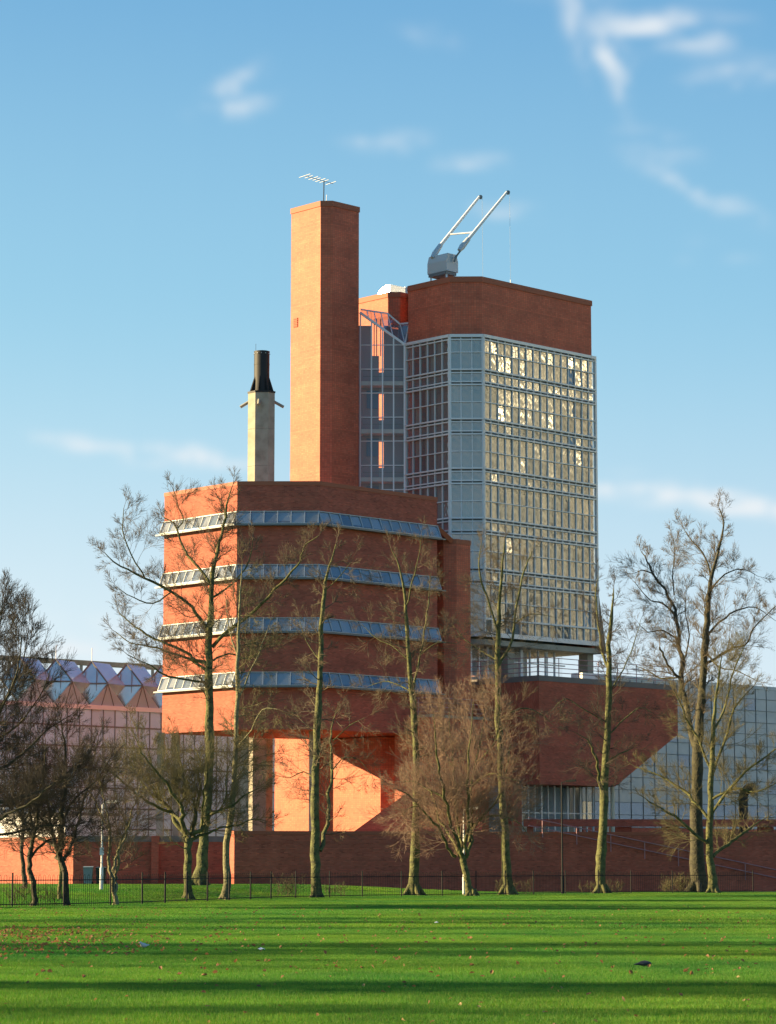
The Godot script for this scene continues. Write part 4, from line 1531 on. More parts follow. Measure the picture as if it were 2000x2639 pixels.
func grass_patch(size: float, count: int, h: float, w: float, m: Material, seed_: int) -> ArrayMesh:
	var r := RandomNumberGenerator.new()
	r.seed = seed_
	var mb := MB.new()
	for k in count:
		var o := Vector3(r.randf_range(-0.5, 0.5) * size, -0.005, r.randf_range(-0.5, 0.5) * size)
		var a := r.randf() * TAU
		var s := Vector3(cos(a), 0, sin(a)) * w * 0.5
		var l := Vector3(r.randfn() * 0.45, 1.0, r.randfn() * 0.45).normalized() * h * r.randf_range(0.55, 1.25)
		var b := mb.v.size()
		var nn := s.cross(l).normalized()
		mb.v.append_array([o - s, o + s, o + l])
		mb.n.append_array([nn, nn, nn])
		mb.t.append_array([Vector2.ZERO, Vector2.ZERO, Vector2.ZERO])
		var sh := r.randf_range(0.75, 1.25)
		var dry := 1.0 if r.randf() < 0.88 else 1.9
		var c := Color(0.100 * sh * dry, 0.245 * sh * (0.85 + 0.15 / dry), 0.034 * sh)
		mb.c.append_array([c, c, c])
		mb.i.append_array([b, b + 2, b + 1])
	return mb.mesh(m)

func build_grass() -> void:
	var m := StandardMaterial3D.new()
	m.vertex_color_use_as_albedo = true
	m.roughness = 0.7
	m.backlight_enabled = true
	m.backlight = lin(0.6, 0.9, 0.18)
	m.cull_mode = BaseMaterial3D.CULL_DISABLED
	var tint := noise_at(140, 0.11, 4)
	for zone in [[20.0, 62.0, 0.40, 560, 0.055, 0.0065, 0.30], [62.0, 151.0, 0.9, 650, 0.06, 0.016, 0.68]]:
		for variant in 2:
			var mm := MultiMesh.new()
			mm.transform_format = MultiMesh.TRANSFORM_3D
			mm.use_colors = true
			mm.mesh = grass_patch(zone[2], zone[3], zone[4], zone[5], m, 100 + variant)
			var tfs := []
			var z: float = zone[0]
			var row := 0
			while z < float(zone[1]):
				var hw := z * 0.162 + 1.2
				var x := -hw + (float(zone[6]) * 0.5 if row % 2 else 0.0)
				var c := 0
				while x < hw:
					if (c + row) % 2 == variant:
						var px := x + rng.randfn() * 0.06
						var pz := -z + rng.randfn() * 0.06
						if pz > -151.0:
							tfs.append(Transform3D(Basis(UP, rng.randf() * TAU).scaled(Vector3(1, rng.randf_range(0.75, 1.25), 1)), Vector3(px, ground_y(px, pz), pz)))
					c += 1
					x += zone[6]
				z += zone[6]
				row += 1
			mm.instance_count = tfs.size()
			for k in tfs.size():
				mm.set_instance_transform(k, tfs[k])
				# the sward is uneven: mossy, yellowed and lush patches
				var o: Vector3 = tfs[k].origin
				var a := tint.get_noise_2d(o.x, o.z * 0.6)
				var d := tint.get_noise_2d(o.x * 4.0 + 90.0, o.z * 2.5)
				mm.set_instance_color(k, Color(1.0 + a * 0.75 + d * 0.5, 1.0 + a * 0.22 + d * 0.32, 1.0 - a * 0.2 + d * 0.3))
			var mi := MultiMeshInstance3D.new()
			mi.multimesh = mm
			mi.name = numbered("grass_blades")
			add_child(mi)
			mi.set_meta("kind", "stuff")
			mi.set_meta("label", "short mown green grass blades of the nearer lawn" if zone[0] < 30 else "short mown green grass blades of the far lawn by the railings")
			mi.set_meta("category", "grass")

# ---------------------------------------------------------------- trees
# base, then limbs as x, y, radius triples in metres from the base; the first limb is the trunk
const TREES := {
	"big": [Vector3(-10.07, 0, -141.00), [[0.00,0.00,0.476,0.13,1.11,0.324,0.26,2.96,0.267,0.43,5.23,0.248,0.49,7.92,0.248,0.47,10.21,0.229,0.39,12.09,0.210,0.44,13.35,0.190,0.48,15.25,0.152,0.57,16.72,0.133,0.84,17.99,0.095,1.18,19.48,0.076,1.32,20.54,0.057,1.57,21.50,0.029],
		[0.28,11.88,0.152,-0.39,12.20,0.114,-1.36,12.83,0.095,-2.62,13.35,0.076,-3.63,13.98,0.057,-4.52,14.72,0.029],
		[0.26,13.81,0.133,-0.22,14.59,0.114,-1.54,15.69,0.095,-2.95,16.39,0.076,-4.22,16.93,0.057,-4.96,17.57,0.029],
		[0.43,16.30,0.114,-0.63,17.63,0.095,-1.10,18.27,0.076,-1.43,19.37,0.067,-1.77,19.80,0.048,-2.22,20.07,0.038],
		[-1.43,19.44,0.057,-1.12,19.90,0.048,-1.36,20.54,0.038,-1.60,21.35,0.019],
		[0.70,17.17,0.076,0.83,18.27,0.067,0.95,18.90,0.057,1.22,19.84,0.048,1.05,20.54,0.038,0.72,21.16,0.019],
		[0.57,12.81,0.152,1.42,13.58,0.133,2.88,14.68,0.114,4.05,15.77,0.095,4.82,16.55,0.076,5.36,17.25,0.057,5.59,17.95,0.048,6.37,18.52,0.029],
		[0.20,11.63,0.114,-0.66,12.18,0.095,-1.67,12.58,0.076,-2.91,12.95,0.057,-3.96,13.14,0.038,-4.81,13.77,0.029],
		[0.21,10.94,0.095,-0.96,11.03,0.076,-1.89,11.26,0.067,-2.66,11.72,0.048,-3.74,12.20,0.029],
		[0.66,12.09,0.076,1.49,12.51,0.057,2.54,12.30,0.048,3.58,13.35,0.029],
		[-1.54,15.69,0.057,-2.52,15.04,0.048,-3.57,15.35,0.038,-4.41,15.88,0.019],
		[0.52,15.46,0.076,1.67,16.30,0.057,2.50,17.57,0.048,2.70,18.84,0.029],
		[-2.95,16.39,0.057,-3.60,17.57,0.048,-4.03,18.84,0.038,-3.94,19.90,0.019]]],
	"round": [Vector3(-8.68, 0, -115.00), [[0.00,0.00,0.241,-0.03,1.03,0.177,-0.02,2.21,0.165,0.04,2.68,0.177],
		[-0.12,2.74,0.114,-0.55,3.40,0.095,-0.89,3.87,0.082,-1.32,4.34,0.070,-1.71,4.86,0.057,-2.10,5.24,0.044,-2.48,5.91,0.032,-2.82,6.38,0.015],
		[-0.05,2.84,0.114,-0.26,3.54,0.095,-0.32,4.01,0.082,-0.61,4.49,0.070,-0.81,4.96,0.063,-1.15,5.34,0.051,-1.82,6.14,0.038,-2.02,6.57,0.025,-2.31,7.33,0.013],
		[0.07,2.84,0.101,0.16,3.40,0.089,0.34,4.25,0.076,0.38,4.77,0.063,0.26,5.34,0.051,0.32,6.00,0.038,0.03,6.71,0.019],
		[0.21,2.84,0.101,0.59,3.17,0.089,0.82,3.64,0.076,1.34,3.87,0.063,1.91,4.11,0.051,2.38,4.49,0.038,3.04,4.82,0.019],
		[0.02,2.55,0.076,0.50,2.79,0.063,1.02,3.02,0.051,1.44,3.17,0.044,2.06,3.26,0.038,2.77,3.54,0.025,3.29,3.45,0.013],
		[-0.84,3.83,0.063,-1.32,4.01,0.057,-1.89,4.34,0.051,-2.37,4.68,0.038,-2.95,5.24,0.032,-3.43,5.72,0.025,-3.73,6.19,0.013],
		[-0.22,3.31,0.076,-0.65,3.73,0.063,-1.13,4.16,0.057,-1.71,4.58,0.051,-2.14,5.05,0.038,-2.58,5.62,0.032,-3.02,6.57,0.013],
		[0.59,3.17,0.063,0.63,4.01,0.051,0.67,4.68,0.044,0.85,5.34,0.032,0.79,6.48,0.013],
		[-0.32,4.01,0.051,-0.19,4.68,0.044,-0.29,5.43,0.032,-0.58,6.29,0.025,-0.78,7.09,0.013],
		[-1.32,4.34,0.038,-1.52,5.24,0.032,-1.72,6.00,0.025,-1.92,6.85,0.013],
		[1.34,3.87,0.038,1.62,4.58,0.032,1.56,5.43,0.025,1.80,6.29,0.013]]],
	"twin": [Vector3(-10.55, 0, -102.50), [[-0.01,-0.02,0.120,-0.06,0.63,0.084,-0.18,1.26,0.072,-0.29,1.67,0.060,-0.27,2.30,0.054,-0.26,2.93,0.048,-0.36,3.56,0.036,-0.58,4.40,0.024,-0.76,5.16,0.012],
		[-0.03,0.55,0.072,-0.12,1.34,0.060,-0.04,1.97,0.060,0.21,2.60,0.054,0.28,3.14,0.048,0.45,3.65,0.036,0.61,4.24,0.024,0.73,5.00,0.012],
		[-0.00,1.05,0.060,0.09,1.76,0.048,0.17,2.30,0.042,0.41,2.89,0.036,0.70,3.44,0.018],
		[-0.26,2.93,0.036,-0.65,3.56,0.030,-1.00,4.15,0.024,-1.35,4.66,0.012],
		[0.28,3.14,0.036,0.02,3.73,0.024,-0.11,4.40,0.018,-0.08,5.33,0.012]]],
	"lean": [Vector3(-12.24, 0, -101.00), [[-0.00,-0.00,0.148,-0.07,1.00,0.120,-0.24,1.73,0.111,-0.30,1.94,0.111],
		[-0.24,1.78,0.093,-0.43,2.17,0.083,-0.67,2.43,0.074,-1.04,2.56,0.056,-1.57,2.77,0.046,-2.15,2.90,0.028],
		[-0.29,1.89,0.093,-0.15,2.56,0.074,-0.11,3.29,0.065,-0.02,4.12,0.056,0.07,5.17,0.046,0.05,6.22,0.037,-0.07,7.06,0.019],
		[-0.14,1.78,0.074,0.01,2.30,0.065,0.21,2.82,0.056,0.31,3.60,0.046,0.50,4.38,0.037,0.59,5.43,0.028,0.73,6.43,0.019],
		[-0.35,2.04,0.074,-0.52,2.82,0.065,-0.64,3.60,0.056,-0.76,4.65,0.037,-0.89,5.80,0.019],
		[-0.11,3.29,0.046,0.30,4.12,0.037,1.02,4.75,0.028,1.43,5.43,0.019],
		[-0.52,2.82,0.046,-1.06,3.60,0.037,-1.33,4.38,0.028,-1.45,5.17,0.019]]],
	"thin_a": [Vector3(-13.37, 0, -108.00), [[-0.01,-0.00,0.114,-0.02,1.23,0.076,-0.08,2.06,0.067,-0.05,3.17,0.057,-0.01,4.28,0.038,-0.14,5.40,0.019],
		[-0.05,3.17,0.038,-0.40,3.84,0.029,-0.86,4.40,0.019]]],
	"crook": [Vector3(-13.35, 0, -99.60), [[-0.01,-0.00,0.123,0.04,0.51,0.097,-0.09,1.22,0.097,-0.18,1.79,0.097,-0.10,2.30,0.088],
		[-0.10,2.30,0.070,-0.26,2.81,0.061,-0.53,3.32,0.053,-0.91,4.09,0.035,-1.13,4.87,0.018],
		[-0.10,2.30,0.070,0.15,3.07,0.061,0.23,4.09,0.044,0.48,4.87,0.035,0.61,5.90,0.018],
		[-0.17,1.79,0.053,0.16,2.25,0.044,0.57,2.55,0.035,0.98,2.61,0.018],
		[-0.00,2.66,0.053,-0.12,3.58,0.044,-0.24,4.61,0.026,-0.21,5.64,0.018]]],
	"thin_b": [Vector3(-16.81, 0, -122.00), [[0.06,0.01,0.129,-0.05,1.20,0.097,-0.10,2.14,0.086,-0.06,3.08,0.064,-0.14,4.34,0.043,-0.04,5.61,0.021],
		[-0.10,2.14,0.054,-0.50,3.08,0.043,-0.77,4.03,0.021],
		[-0.06,3.08,0.043,0.37,3.84,0.032,0.55,4.66,0.021]]],
	"overhang": [Vector3(-17.40, 0, -95.00), [[0.00,0.00,0.530,0.09,1.95,0.363,0.20,3.33,0.307,0.30,4.72,0.279,0.41,6.12,0.223,0.50,8.23,0.167,0.59,10.35,0.112,0.40,12.48,0.042],
		[0.25,4.03,0.167,1.71,4.59,0.126,3.10,5.06,0.084,3.96,5.63,0.063,4.45,6.19,0.049,4.98,6.68,0.035,5.59,7.10,0.017],
		[0.24,4.31,0.153,1.55,5.28,0.112,2.80,6.12,0.084,3.35,6.44,0.070,3.98,7.43,0.056,4.30,8.17,0.042,4.50,8.93,0.028,4.62,9.92,0.014],
		[0.26,3.47,0.153,2.01,3.68,0.112,3.40,3.96,0.077,4.37,4.31,0.056,5.01,4.72,0.042,5.45,5.14,0.028,5.89,5.56,0.014],
		[0.23,3.33,0.139,2.30,3.05,0.098,3.42,3.19,0.070,4.15,3.47,0.056,4.89,3.82,0.042,5.47,4.31,0.028,6.19,4.59,0.014],
		[0.36,5.42,0.126,1.95,6.40,0.091,3.06,7.19,0.070,3.71,8.17,0.049,4.00,9.16,0.035,4.15,10.35,0.017],
		[0.40,6.40,0.112,1.64,7.81,0.084,2.74,8.93,0.063,3.29,9.50,0.049,3.56,10.35,0.028,3.62,10.92,0.014],
		[0.52,7.53,0.084,1.89,9.22,0.070,2.57,10.35,0.042,2.97,11.20,0.021],
		[0.23,4.72,0.098,1.82,5.70,0.070,3.08,5.91,0.056,4.19,6.54,0.042,5.02,7.53,0.028,5.43,8.37,0.014],
		[0.23,3.05,0.098,2.17,2.64,0.070,3.56,2.78,0.056,4.54,3.05,0.042,5.52,3.05,0.028,6.35,3.33,0.014]]],
	"pale": [Vector3(-7.24, 0, -117.00), [[0.00,0.00,0.223,0.13,1.19,0.172,0.08,2.55,0.155,0.31,3.92,0.137,0.42,5.63,0.120,0.47,7.53,0.103,0.51,9.61,0.094,0.52,10.65,0.086,0.56,12.39,0.060,0.62,13.79,0.034,0.69,15.01,0.017],
		[0.53,8.91,0.052,0.99,9.95,0.043,1.42,10.99,0.034,1.85,12.21,0.017],
		[0.46,6.67,0.052,1.18,7.53,0.043,1.70,8.39,0.034,2.39,8.39,0.017],
		[0.54,10.65,0.043,0.11,12.04,0.034,-0.08,13.44,0.017],
		[0.40,5.29,0.043,1.02,6.15,0.034,1.36,7.36,0.021]]],
	"slim": [Vector3(-3.38, 0, -126.00), [[0.00,0.00,0.289,-0.06,1.17,0.231,-0.10,2.64,0.216,-0.11,4.85,0.202,-0.06,6.70,0.180,0.02,8.56,0.173,0.09,10.42,0.144,0.13,11.54,0.130,0.23,13.61,0.108,0.34,15.12,0.079,0.66,16.25,0.051,0.86,17.01,0.022],
		[0.14,2.27,0.130,0.41,3.56,0.115,0.63,5.03,0.108,0.63,6.51,0.087,0.59,7.63,0.065,0.68,8.56,0.036,0.95,9.49,0.014],
		[0.59,5.96,0.043,1.15,6.70,0.036,1.89,6.70,0.029,2.54,5.96,0.014],
		[-0.00,5.59,0.051,-0.71,6.05,0.043,-1.36,5.77,0.029,-2.20,5.96,0.014],
		[0.34,14.74,0.036,1.13,15.49,0.029,1.69,16.25,0.014],
		[0.13,11.36,0.036,-0.55,12.29,0.029,-0.93,13.42,0.014],
		[0.68,7.63,0.036,1.52,8.37,0.029,2.26,8.74,0.014]]],
	"mid": [Vector3(1.30, 0, -134.00), [[-0.00,-0.04,0.443,0.00,0.45,0.295,0.02,1.52,0.251,0.08,2.30,0.266,0.08,3.08,0.207,0.13,5.04,0.177,0.13,7.01,0.170,0.09,8.39,0.162,-0.03,9.97,0.148,-0.20,11.96,0.111,-0.34,13.96,0.096,-0.46,15.56,0.074,-0.70,16.76,0.044,-1.14,17.77,0.018],
		[0.01,10.57,0.074,0.39,12.36,0.066,0.66,14.16,0.059,0.86,15.56,0.044,0.94,16.76,0.018],
		[-0.38,14.76,0.052,-0.06,15.96,0.044,0.26,17.16,0.030,0.40,18.17,0.015],
		[-0.20,11.96,0.044,-1.10,12.76,0.037,-1.89,13.16,0.030,-2.69,13.96,0.015],
		[0.39,12.36,0.037,1.29,12.96,0.030,2.29,12.86,0.015],
		[-0.11,10.37,0.044,-1.30,10.97,0.037,-2.29,10.77,0.018]]],
	"lime": [Vector3(4.20, 0, -132.00), [[-0.01,0.04,0.298,-0.16,0.55,0.176,-0.31,1.16,0.163,-0.45,1.81,0.176,-0.48,2.00,0.190],
		[-0.50,1.92,0.095,-0.94,2.74,0.081,-1.43,3.51,0.075,-1.76,4.45,0.068,-1.98,5.27,0.054,-2.31,5.99,0.041,-2.70,6.82,0.027,-2.98,7.93,0.014],
		[-0.50,1.98,0.095,-0.83,2.96,0.081,-1.10,3.79,0.075,-1.37,4.89,0.068,-1.54,5.82,0.061,-1.76,6.65,0.054,-1.86,7.65,0.041,-2.03,9.04,0.014],
		[-0.47,2.09,0.095,-0.55,2.96,0.081,-0.77,4.06,0.075,-0.79,5.16,0.068,-0.87,6.54,0.054,-0.98,7.93,0.041,-1.03,9.59,0.014],
		[-0.28,1.98,0.095,-0.27,2.96,0.081,-0.27,4.34,0.075,-0.20,6.27,0.061,-0.14,7.65,0.041,0.03,9.59,0.014],
		[-0.22,2.09,0.095,-0.12,2.85,0.081,0.01,4.06,0.075,0.01,5.55,0.068,0.30,6.82,0.054,0.53,8.04,0.041,0.81,9.70,0.014],
		[-0.83,2.03,0.081,-1.21,2.47,0.075,-1.60,3.29,0.068,-2.15,3.90,0.054,-2.70,4.50,0.041,-3.15,5.00,0.027,-3.70,5.27,0.014],
		[-0.14,2.74,0.081,0.17,3.62,0.068,0.90,4.34,0.054,1.45,5.16,0.047,1.74,6.27,0.041,2.02,7.65,0.020],
		[0.06,3.62,0.054,0.62,3.95,0.047,1.45,4.06,0.041,2.28,3.73,0.027,2.71,3.18,0.014],
		[-1.37,4.89,0.054,-2.15,5.27,0.041,-2.81,5.71,0.027,-3.48,5.71,0.014],
		[0.01,5.55,0.054,0.90,6.16,0.041,1.62,5.99,0.027,2.40,5.71,0.014],
		[-0.87,6.54,0.047,-1.37,7.37,0.041,-1.47,8.48,0.027,-1.58,9.87,0.014],
		[0.30,6.82,0.047,1.08,7.48,0.041,1.36,8.48,0.027,1.43,10.15,0.014],
		[-2.70,4.50,0.041,-3.15,4.39,0.027,-3.48,4.06,0.014]]],
	"fork": [Vector3(6.19, 0, -137.00), [[0.04,-0.04,0.418,0.00,0.54,0.274,-0.07,2.13,0.233,-0.18,4.13,0.193,-0.30,6.54,0.177,-0.39,9.16,0.177,-0.42,10.99,0.161,-0.43,13.23,0.129,-0.36,15.07,0.097,-0.22,16.71,0.072,-0.05,18.45,0.024],
		[-0.42,11.80,0.097,0.37,13.43,0.089,0.66,15.27,0.080,0.92,16.71,0.064,1.29,17.73,0.048,1.54,18.25,0.024],
		[-0.41,13.43,0.080,-0.85,15.07,0.072,-1.29,16.30,0.064,-1.40,17.53,0.040,-1.28,18.35,0.016],
		[-0.43,12.21,0.048,-1.30,12.82,0.040,-2.12,13.43,0.032,-2.72,14.25,0.016],
		[0.53,14.25,0.048,1.35,14.66,0.040,2.37,14.45,0.016],
		[-0.39,9.16,0.048,0.71,9.77,0.040,1.72,9.57,0.032,2.53,8.96,0.016]]],
	"burl": [Vector3(11.73, 0, -145.00), [[-0.00,-0.02,0.398,-0.04,0.48,0.253,-0.07,1.64,0.271,0.05,2.81,0.253,0.11,3.86,0.226,0.19,5.77,0.235,0.30,7.90,0.199,0.45,10.04,0.172,0.54,11.98,0.163,0.49,13.70,0.127,0.71,15.21,0.090,0.83,16.84,0.027],
		[0.48,12.41,0.109,0.17,13.70,0.090,0.04,15.43,0.072,-0.01,16.73,0.045,0.15,17.81,0.018],
		[0.15,5.56,0.127,-0.14,6.63,0.109,-0.39,7.48,0.090,-0.70,8.12,0.063,-1.02,8.44,0.036,-1.66,8.76,0.018],
		[0.31,8.55,0.063,1.13,9.40,0.054,2.22,10.26,0.045,2.86,10.04,0.027],
		[0.40,9.40,0.054,-0.79,10.04,0.045,-1.86,10.69,0.036,-2.51,10.26,0.018],
		[0.51,11.12,0.054,1.38,12.41,0.045,2.05,13.92,0.036,2.49,15.21,0.018],
		[0.29,7.26,0.054,1.11,7.69,0.045,1.97,8.12,0.018]]],
	"tall": [Vector3(17.85, 0, -152.00), [[0.04,-0.02,0.600,-0.03,1.10,0.450,-0.08,3.32,0.394,-0.00,5.54,0.337,0.06,7.77,0.319,0.20,9.79,0.262,0.41,11.59,0.225,0.54,13.84,0.206,0.68,15.65,0.178,0.86,17.02,0.150,1.04,18.38,0.112,1.38,19.52,0.084,1.62,20.43,0.066,1.77,21.46,0.047,1.51,22.38,0.022],
		[0.03,7.55,0.262,-0.20,10.01,0.225,-0.42,11.81,0.206,-0.45,12.60,0.187,-0.24,13.62,0.159,-0.42,14.75,0.141,-0.42,16.56,0.131,-0.69,17.81,0.112,-1.48,19.29,0.084,-1.83,20.21,0.056,-2.19,21.01,0.022],
		[-0.46,12.26,0.112,-0.77,12.71,0.103,-1.17,13.12,0.094,-1.56,13.84,0.084,-1.80,14.36,0.075],
		[1.04,18.15,0.075,0.79,19.52,0.066,0.41,20.21,0.056,-0.03,20.78,0.037,-0.36,21.58,0.019],
		[0.52,13.16,0.112,1.28,13.57,0.094,2.23,14.11,0.084,2.91,14.25,0.075,3.27,15.09,0.056,4.19,16.11,0.037,4.76,16.56,0.019],
		[0.71,14.75,0.094,1.47,15.65,0.075,2.50,16.33,0.056,3.63,16.56,0.037,4.75,15.88,0.019],
		[-0.44,16.56,0.075,-1.22,17.24,0.066,-2.01,17.36,0.047,-2.68,17.93,0.028,-3.13,18.38,0.019],
		[-0.77,12.60,0.075,-1.63,12.60,0.066,-2.30,13.05,0.047,-2.97,13.39,0.019],
		[-0.42,14.97,0.066,-1.36,15.54,0.056,-2.26,15.43,0.037,-2.82,15.88,0.019],
		[0.93,17.47,0.066,1.86,18.49,0.056,3.00,18.84,0.037,3.90,18.49,0.019],
		[-1.48,19.29,0.056,-2.21,19.52,0.047,-2.78,19.29,0.019],
		[-0.24,13.62,0.066,0.22,15.20,0.056,0.01,16.56,0.037,0.15,17.93,0.019],
		[0.60,13.84,0.075,1.31,12.94,0.056,2.21,12.71,0.037,3.32,12.04,0.019],
		[-0.39,17.93,0.056,-0.45,19.06,0.047,-0.27,20.43,0.037,-0.36,21.58,0.019]]],
	"branchy": [Vector3(18.06, 0, -147.00), [[0.04,-0.02,0.345,-0.03,0.90,0.237,-0.14,1.86,0.216,-0.18,3.25,0.183,-0.09,4.76,0.162,-0.00,6.48,0.151,0.14,8.64,0.129,0.26,10.16,0.097,0.46,11.68,0.065,0.70,13.21,0.026],
		[0.03,2.07,0.108,0.73,2.61,0.097,1.39,3.04,0.086,2.27,3.64,0.065,3.03,4.11,0.032],
		[-0.21,2.72,0.097,-1.09,3.36,0.086,-1.94,4.11,0.076,-2.91,4.65,0.054,-3.77,5.19,0.032],
		[-0.15,4.11,0.086,-0.95,5.19,0.076,-1.81,6.05,0.065,-2.88,6.70,0.043,-3.96,7.13,0.022],
		[-0.06,4.33,0.086,0.79,5.62,0.076,1.67,6.70,0.065,2.77,7.56,0.043,3.65,8.21,0.022],
		[0.02,6.48,0.086,0.72,7.99,0.076,1.29,9.51,0.065,1.96,10.81,0.043,2.85,11.68,0.022],
		[0.03,6.91,0.076,-0.68,8.64,0.065,-1.32,9.73,0.054,-1.95,11.03,0.032],
		[0.19,9.08,0.065,1.09,10.81,0.054,1.56,12.56,0.043,2.24,13.87,0.022],
		[-0.04,5.19,0.076,1.22,5.83,0.065,2.30,5.62,0.043,3.62,6.26,0.022]]],
}

func smooth_path(raw: PackedVector3Array, rad: PackedFloat32Array, sub: int, wob: float) -> Array:
	var pp := PackedVector3Array()
	var rr := PackedFloat32Array()
	var m := raw.size()
	for k in m - 1:
		var p0 := raw[maxi(k - 1, 0)]
		var p1 := raw[k]
		var p2 := raw[k + 1]
		var p3 := raw[mini(k + 2, m - 1)]
		for s in sub:
			var u := float(s) / sub
			var q := p1.cubic_interpolate(p2, p0, p3, u)
			var r := lerpf(rad[k], rad[k + 1], u)
			if not (k == 0 and s == 0):
				q += Vector3(rng.randfn(), rng.randfn() * 0.4, rng.randfn()) * wob * minf(r * 3.0, 0.25)
			pp.append(q)
			rr.append(r * (1.0 + rng.randfn() * 0.05))
	pp.append(raw[m - 1])
	rr.append(rad[m - 1])
	return [pp, rr]

func sprout(mb: MB, p: Vector3, d: Vector3, l: float, r: float, lvl: int, o: Dictionary) -> void:
	var segs := 2 + lvl
	var pp := PackedVector3Array([p])
	var rr := PackedFloat32Array([r])
	var kink: float = o.kink
	var up: float = o.up
	for k in segs:
		d = (d + Vector3(rng.randf_range(-1, 1), rng.randf_range(-1, 1), rng.randf_range(-1, 1)) * kink + UP * up).normalized()
		p += d * (l / segs)
		pp.append(p)
		rr.append(maxf(r * (1.0 - 0.72 * (k + 1) / segs), 0.0045))
	mb.tube(pp, rr, 3 if r < 0.03 else 4)
	if lvl <= 0:
		return
	var kids: int = o.kids
	for k in kids:
		var at := 1.0 + rng.randf() * (segs - 1)
		var ia := int(at)
		var q := pp[ia].lerp(pp[mini(ia + 1, segs)], at - ia)
		var base := (pp[mini(ia + 1, segs)] - pp[maxi(ia - 1, 0)]).normalized()
		var side := base.cross(Vector3(rng.randf_range(-1, 1), rng.randf_range(-1, 1), rng.randf_range(-1, 1))).normalized()
		sprout(mb, q, (base + side * rng.randf_range(0.5, 1.1) * float(o.spread)).normalized(), l * rng.randf_range(0.38, 0.68), maxf(r * 0.5, 0.0065), lvl - 1, o)
	var dd := (pp[segs] - pp[segs - 1]).normalized()
	sprout(mb, pp[segs], dd, l * 0.5, maxf(r * 0.4, 0.0055), lvl - 1, o)

func make_tree(called: String, key: String, label: String, o: Dictionary, bark: Material, twig: Material, group := "") -> Node3D:
	var base: Vector3 = TREES[key][0]
	base.y = ground_y(base.x, base.z) - 0.04
	var t := thing(called, label, o.get("category", "tree"), base, group)
	var limbs: Array = TREES[key][1]
	var placed := []
	var crown := MB.new()
	var dz_side := 1.0
	for li in limbs.size():
		var a: Array = limbs[li]
		var raw := PackedVector3Array()
		var rad := PackedFloat32Array()
		var z0 := 0.0
		var slope := 0.0
		if li > 0:
			var best := 1e9
			for pl in placed:
				for q in (pl as PackedVector3Array):
					var dd := Vector2(q.x - a[0], q.y - a[1]).length()
					if dd < best:
						best = dd
						z0 = q.z
			dz_side = -dz_side
			slope = dz_side * rng.randf_range(0.15, 0.75)
		var run := 0.0
		for k in range(0, a.size(), 3):
			if k > 0:
				run += Vector2(a[k] - a[k - 3], a[k + 1] - a[k - 2]).length()
			raw.append(Vector3(a[k], a[k + 1], z0 + slope * run + (rng.randfn() * 0.06 if li == 0 and k > 6 else 0.0)))
			rad.append(a[k + 2] * (1.0 if li == 0 else float(o.get("limb", 0.8))))
		var sp := smooth_path(raw, rad, 3, 0.10 if li == 0 else 0.22)
		placed.append(sp[0])
		var mb := MB.new()
		mb.tube(sp[0], sp[1], 12 if li == 0 else 7, true)
		if li == 0 and o.get("roots", true):
			# buttress roots at the foot
			for k in 6:
				var an := TAU * k / 6.0 + rng.randf() * 0.6
				var rb: float = rad[0]
				mb.tube(PackedVector3Array([Vector3(cos(an) * rb * 0.4, rb * 1.3, sin(an) * rb * 0.4), Vector3(cos(an) * rb * 0.95, rb * 0.45, sin(an) * rb * 0.95), Vector3(cos(an) * rb * 1.6, -0.05, sin(an) * rb * 1.6)]), PackedFloat32Array([rb * 0.35, rb * 0.3, rb * 0.12]), 6)
		var mi := MeshInstance3D.new()
		mi.name = "trunk" if li == 0 else "limb"
		mi.mesh = mb.mesh(bark)
		t.add_child(mi, true)
		# twigs along the limb
		var pp: PackedVector3Array = sp[0]
		var rr: PackedFloat32Array = sp[1]
		var start: float = o.get("start", 0.45) if li == 0 else o.get("limb_start", 0.12)
		var total := 0.0
		for k in pp.size() - 1:
			total += pp[k].distance_to(pp[k + 1])
		var along := 0.0
		var next := total * start
		var gap: float = o.gap
		for k in pp.size() - 1:
			var sl := pp[k].distance_to(pp[k + 1])
			while next < along + sl:
				var u := (next - along) / sl
				var q := pp[k].lerp(pp[k + 1], u)
				var dir := (pp[k + 1] - pp[k]).normalized()
				var rem := 1.0 - next / total
				var side := dir.cross(Vector3(rng.randf_range(-1, 1), rng.randf_range(-1, 1), rng.randf_range(-1, 1))).normalized()
				var droop: float = o.get("droop", 0.0)
				var dd := (dir * float(o.get("forward", 0.5)) + side + UP * float(o.get("lift", 0.15)) - UP * droop * rng.randf()).normalized()
				var ln: float = float(o.len) * rng.randf_range(0.45, 1.1) * (0.55 + 0.75 * rem)
				sprout(crown, q, dd, ln, clampf(rr[k] * 0.28, 0.012, 0.032), o.lvl, o)
				next += gap * rng.randf_range(0.6, 1.4)
			along += sl
		sprout(crown, pp[pp.size() - 1], (pp[pp.size() - 1] - pp[pp.size() - 2]).normalized(), float(o.len) * 0.5, minf(rr[rr.size() - 1], 0.03), o.lvl, o)
	var cm := MeshInstance3D.new()
	cm.name = "crown"
	cm.mesh = crown.mesh(twig)
	t.add_child(cm, true)
	return t

func copy_tree(src: Node3D, label: String, at: Vector3, turn: float, s: float) -> void:
	var c := src.duplicate()
	c.name = numbered(String(src.name).rstrip("_0123456789"))
	add_child(c)
	c.position = at
	c.rotation.y = turn
	c.scale = Vector3.ONE * s
	c.set_meta("label", label)
	c.set_meta("group", "bare trees shading the lawn from beyond the left edge")

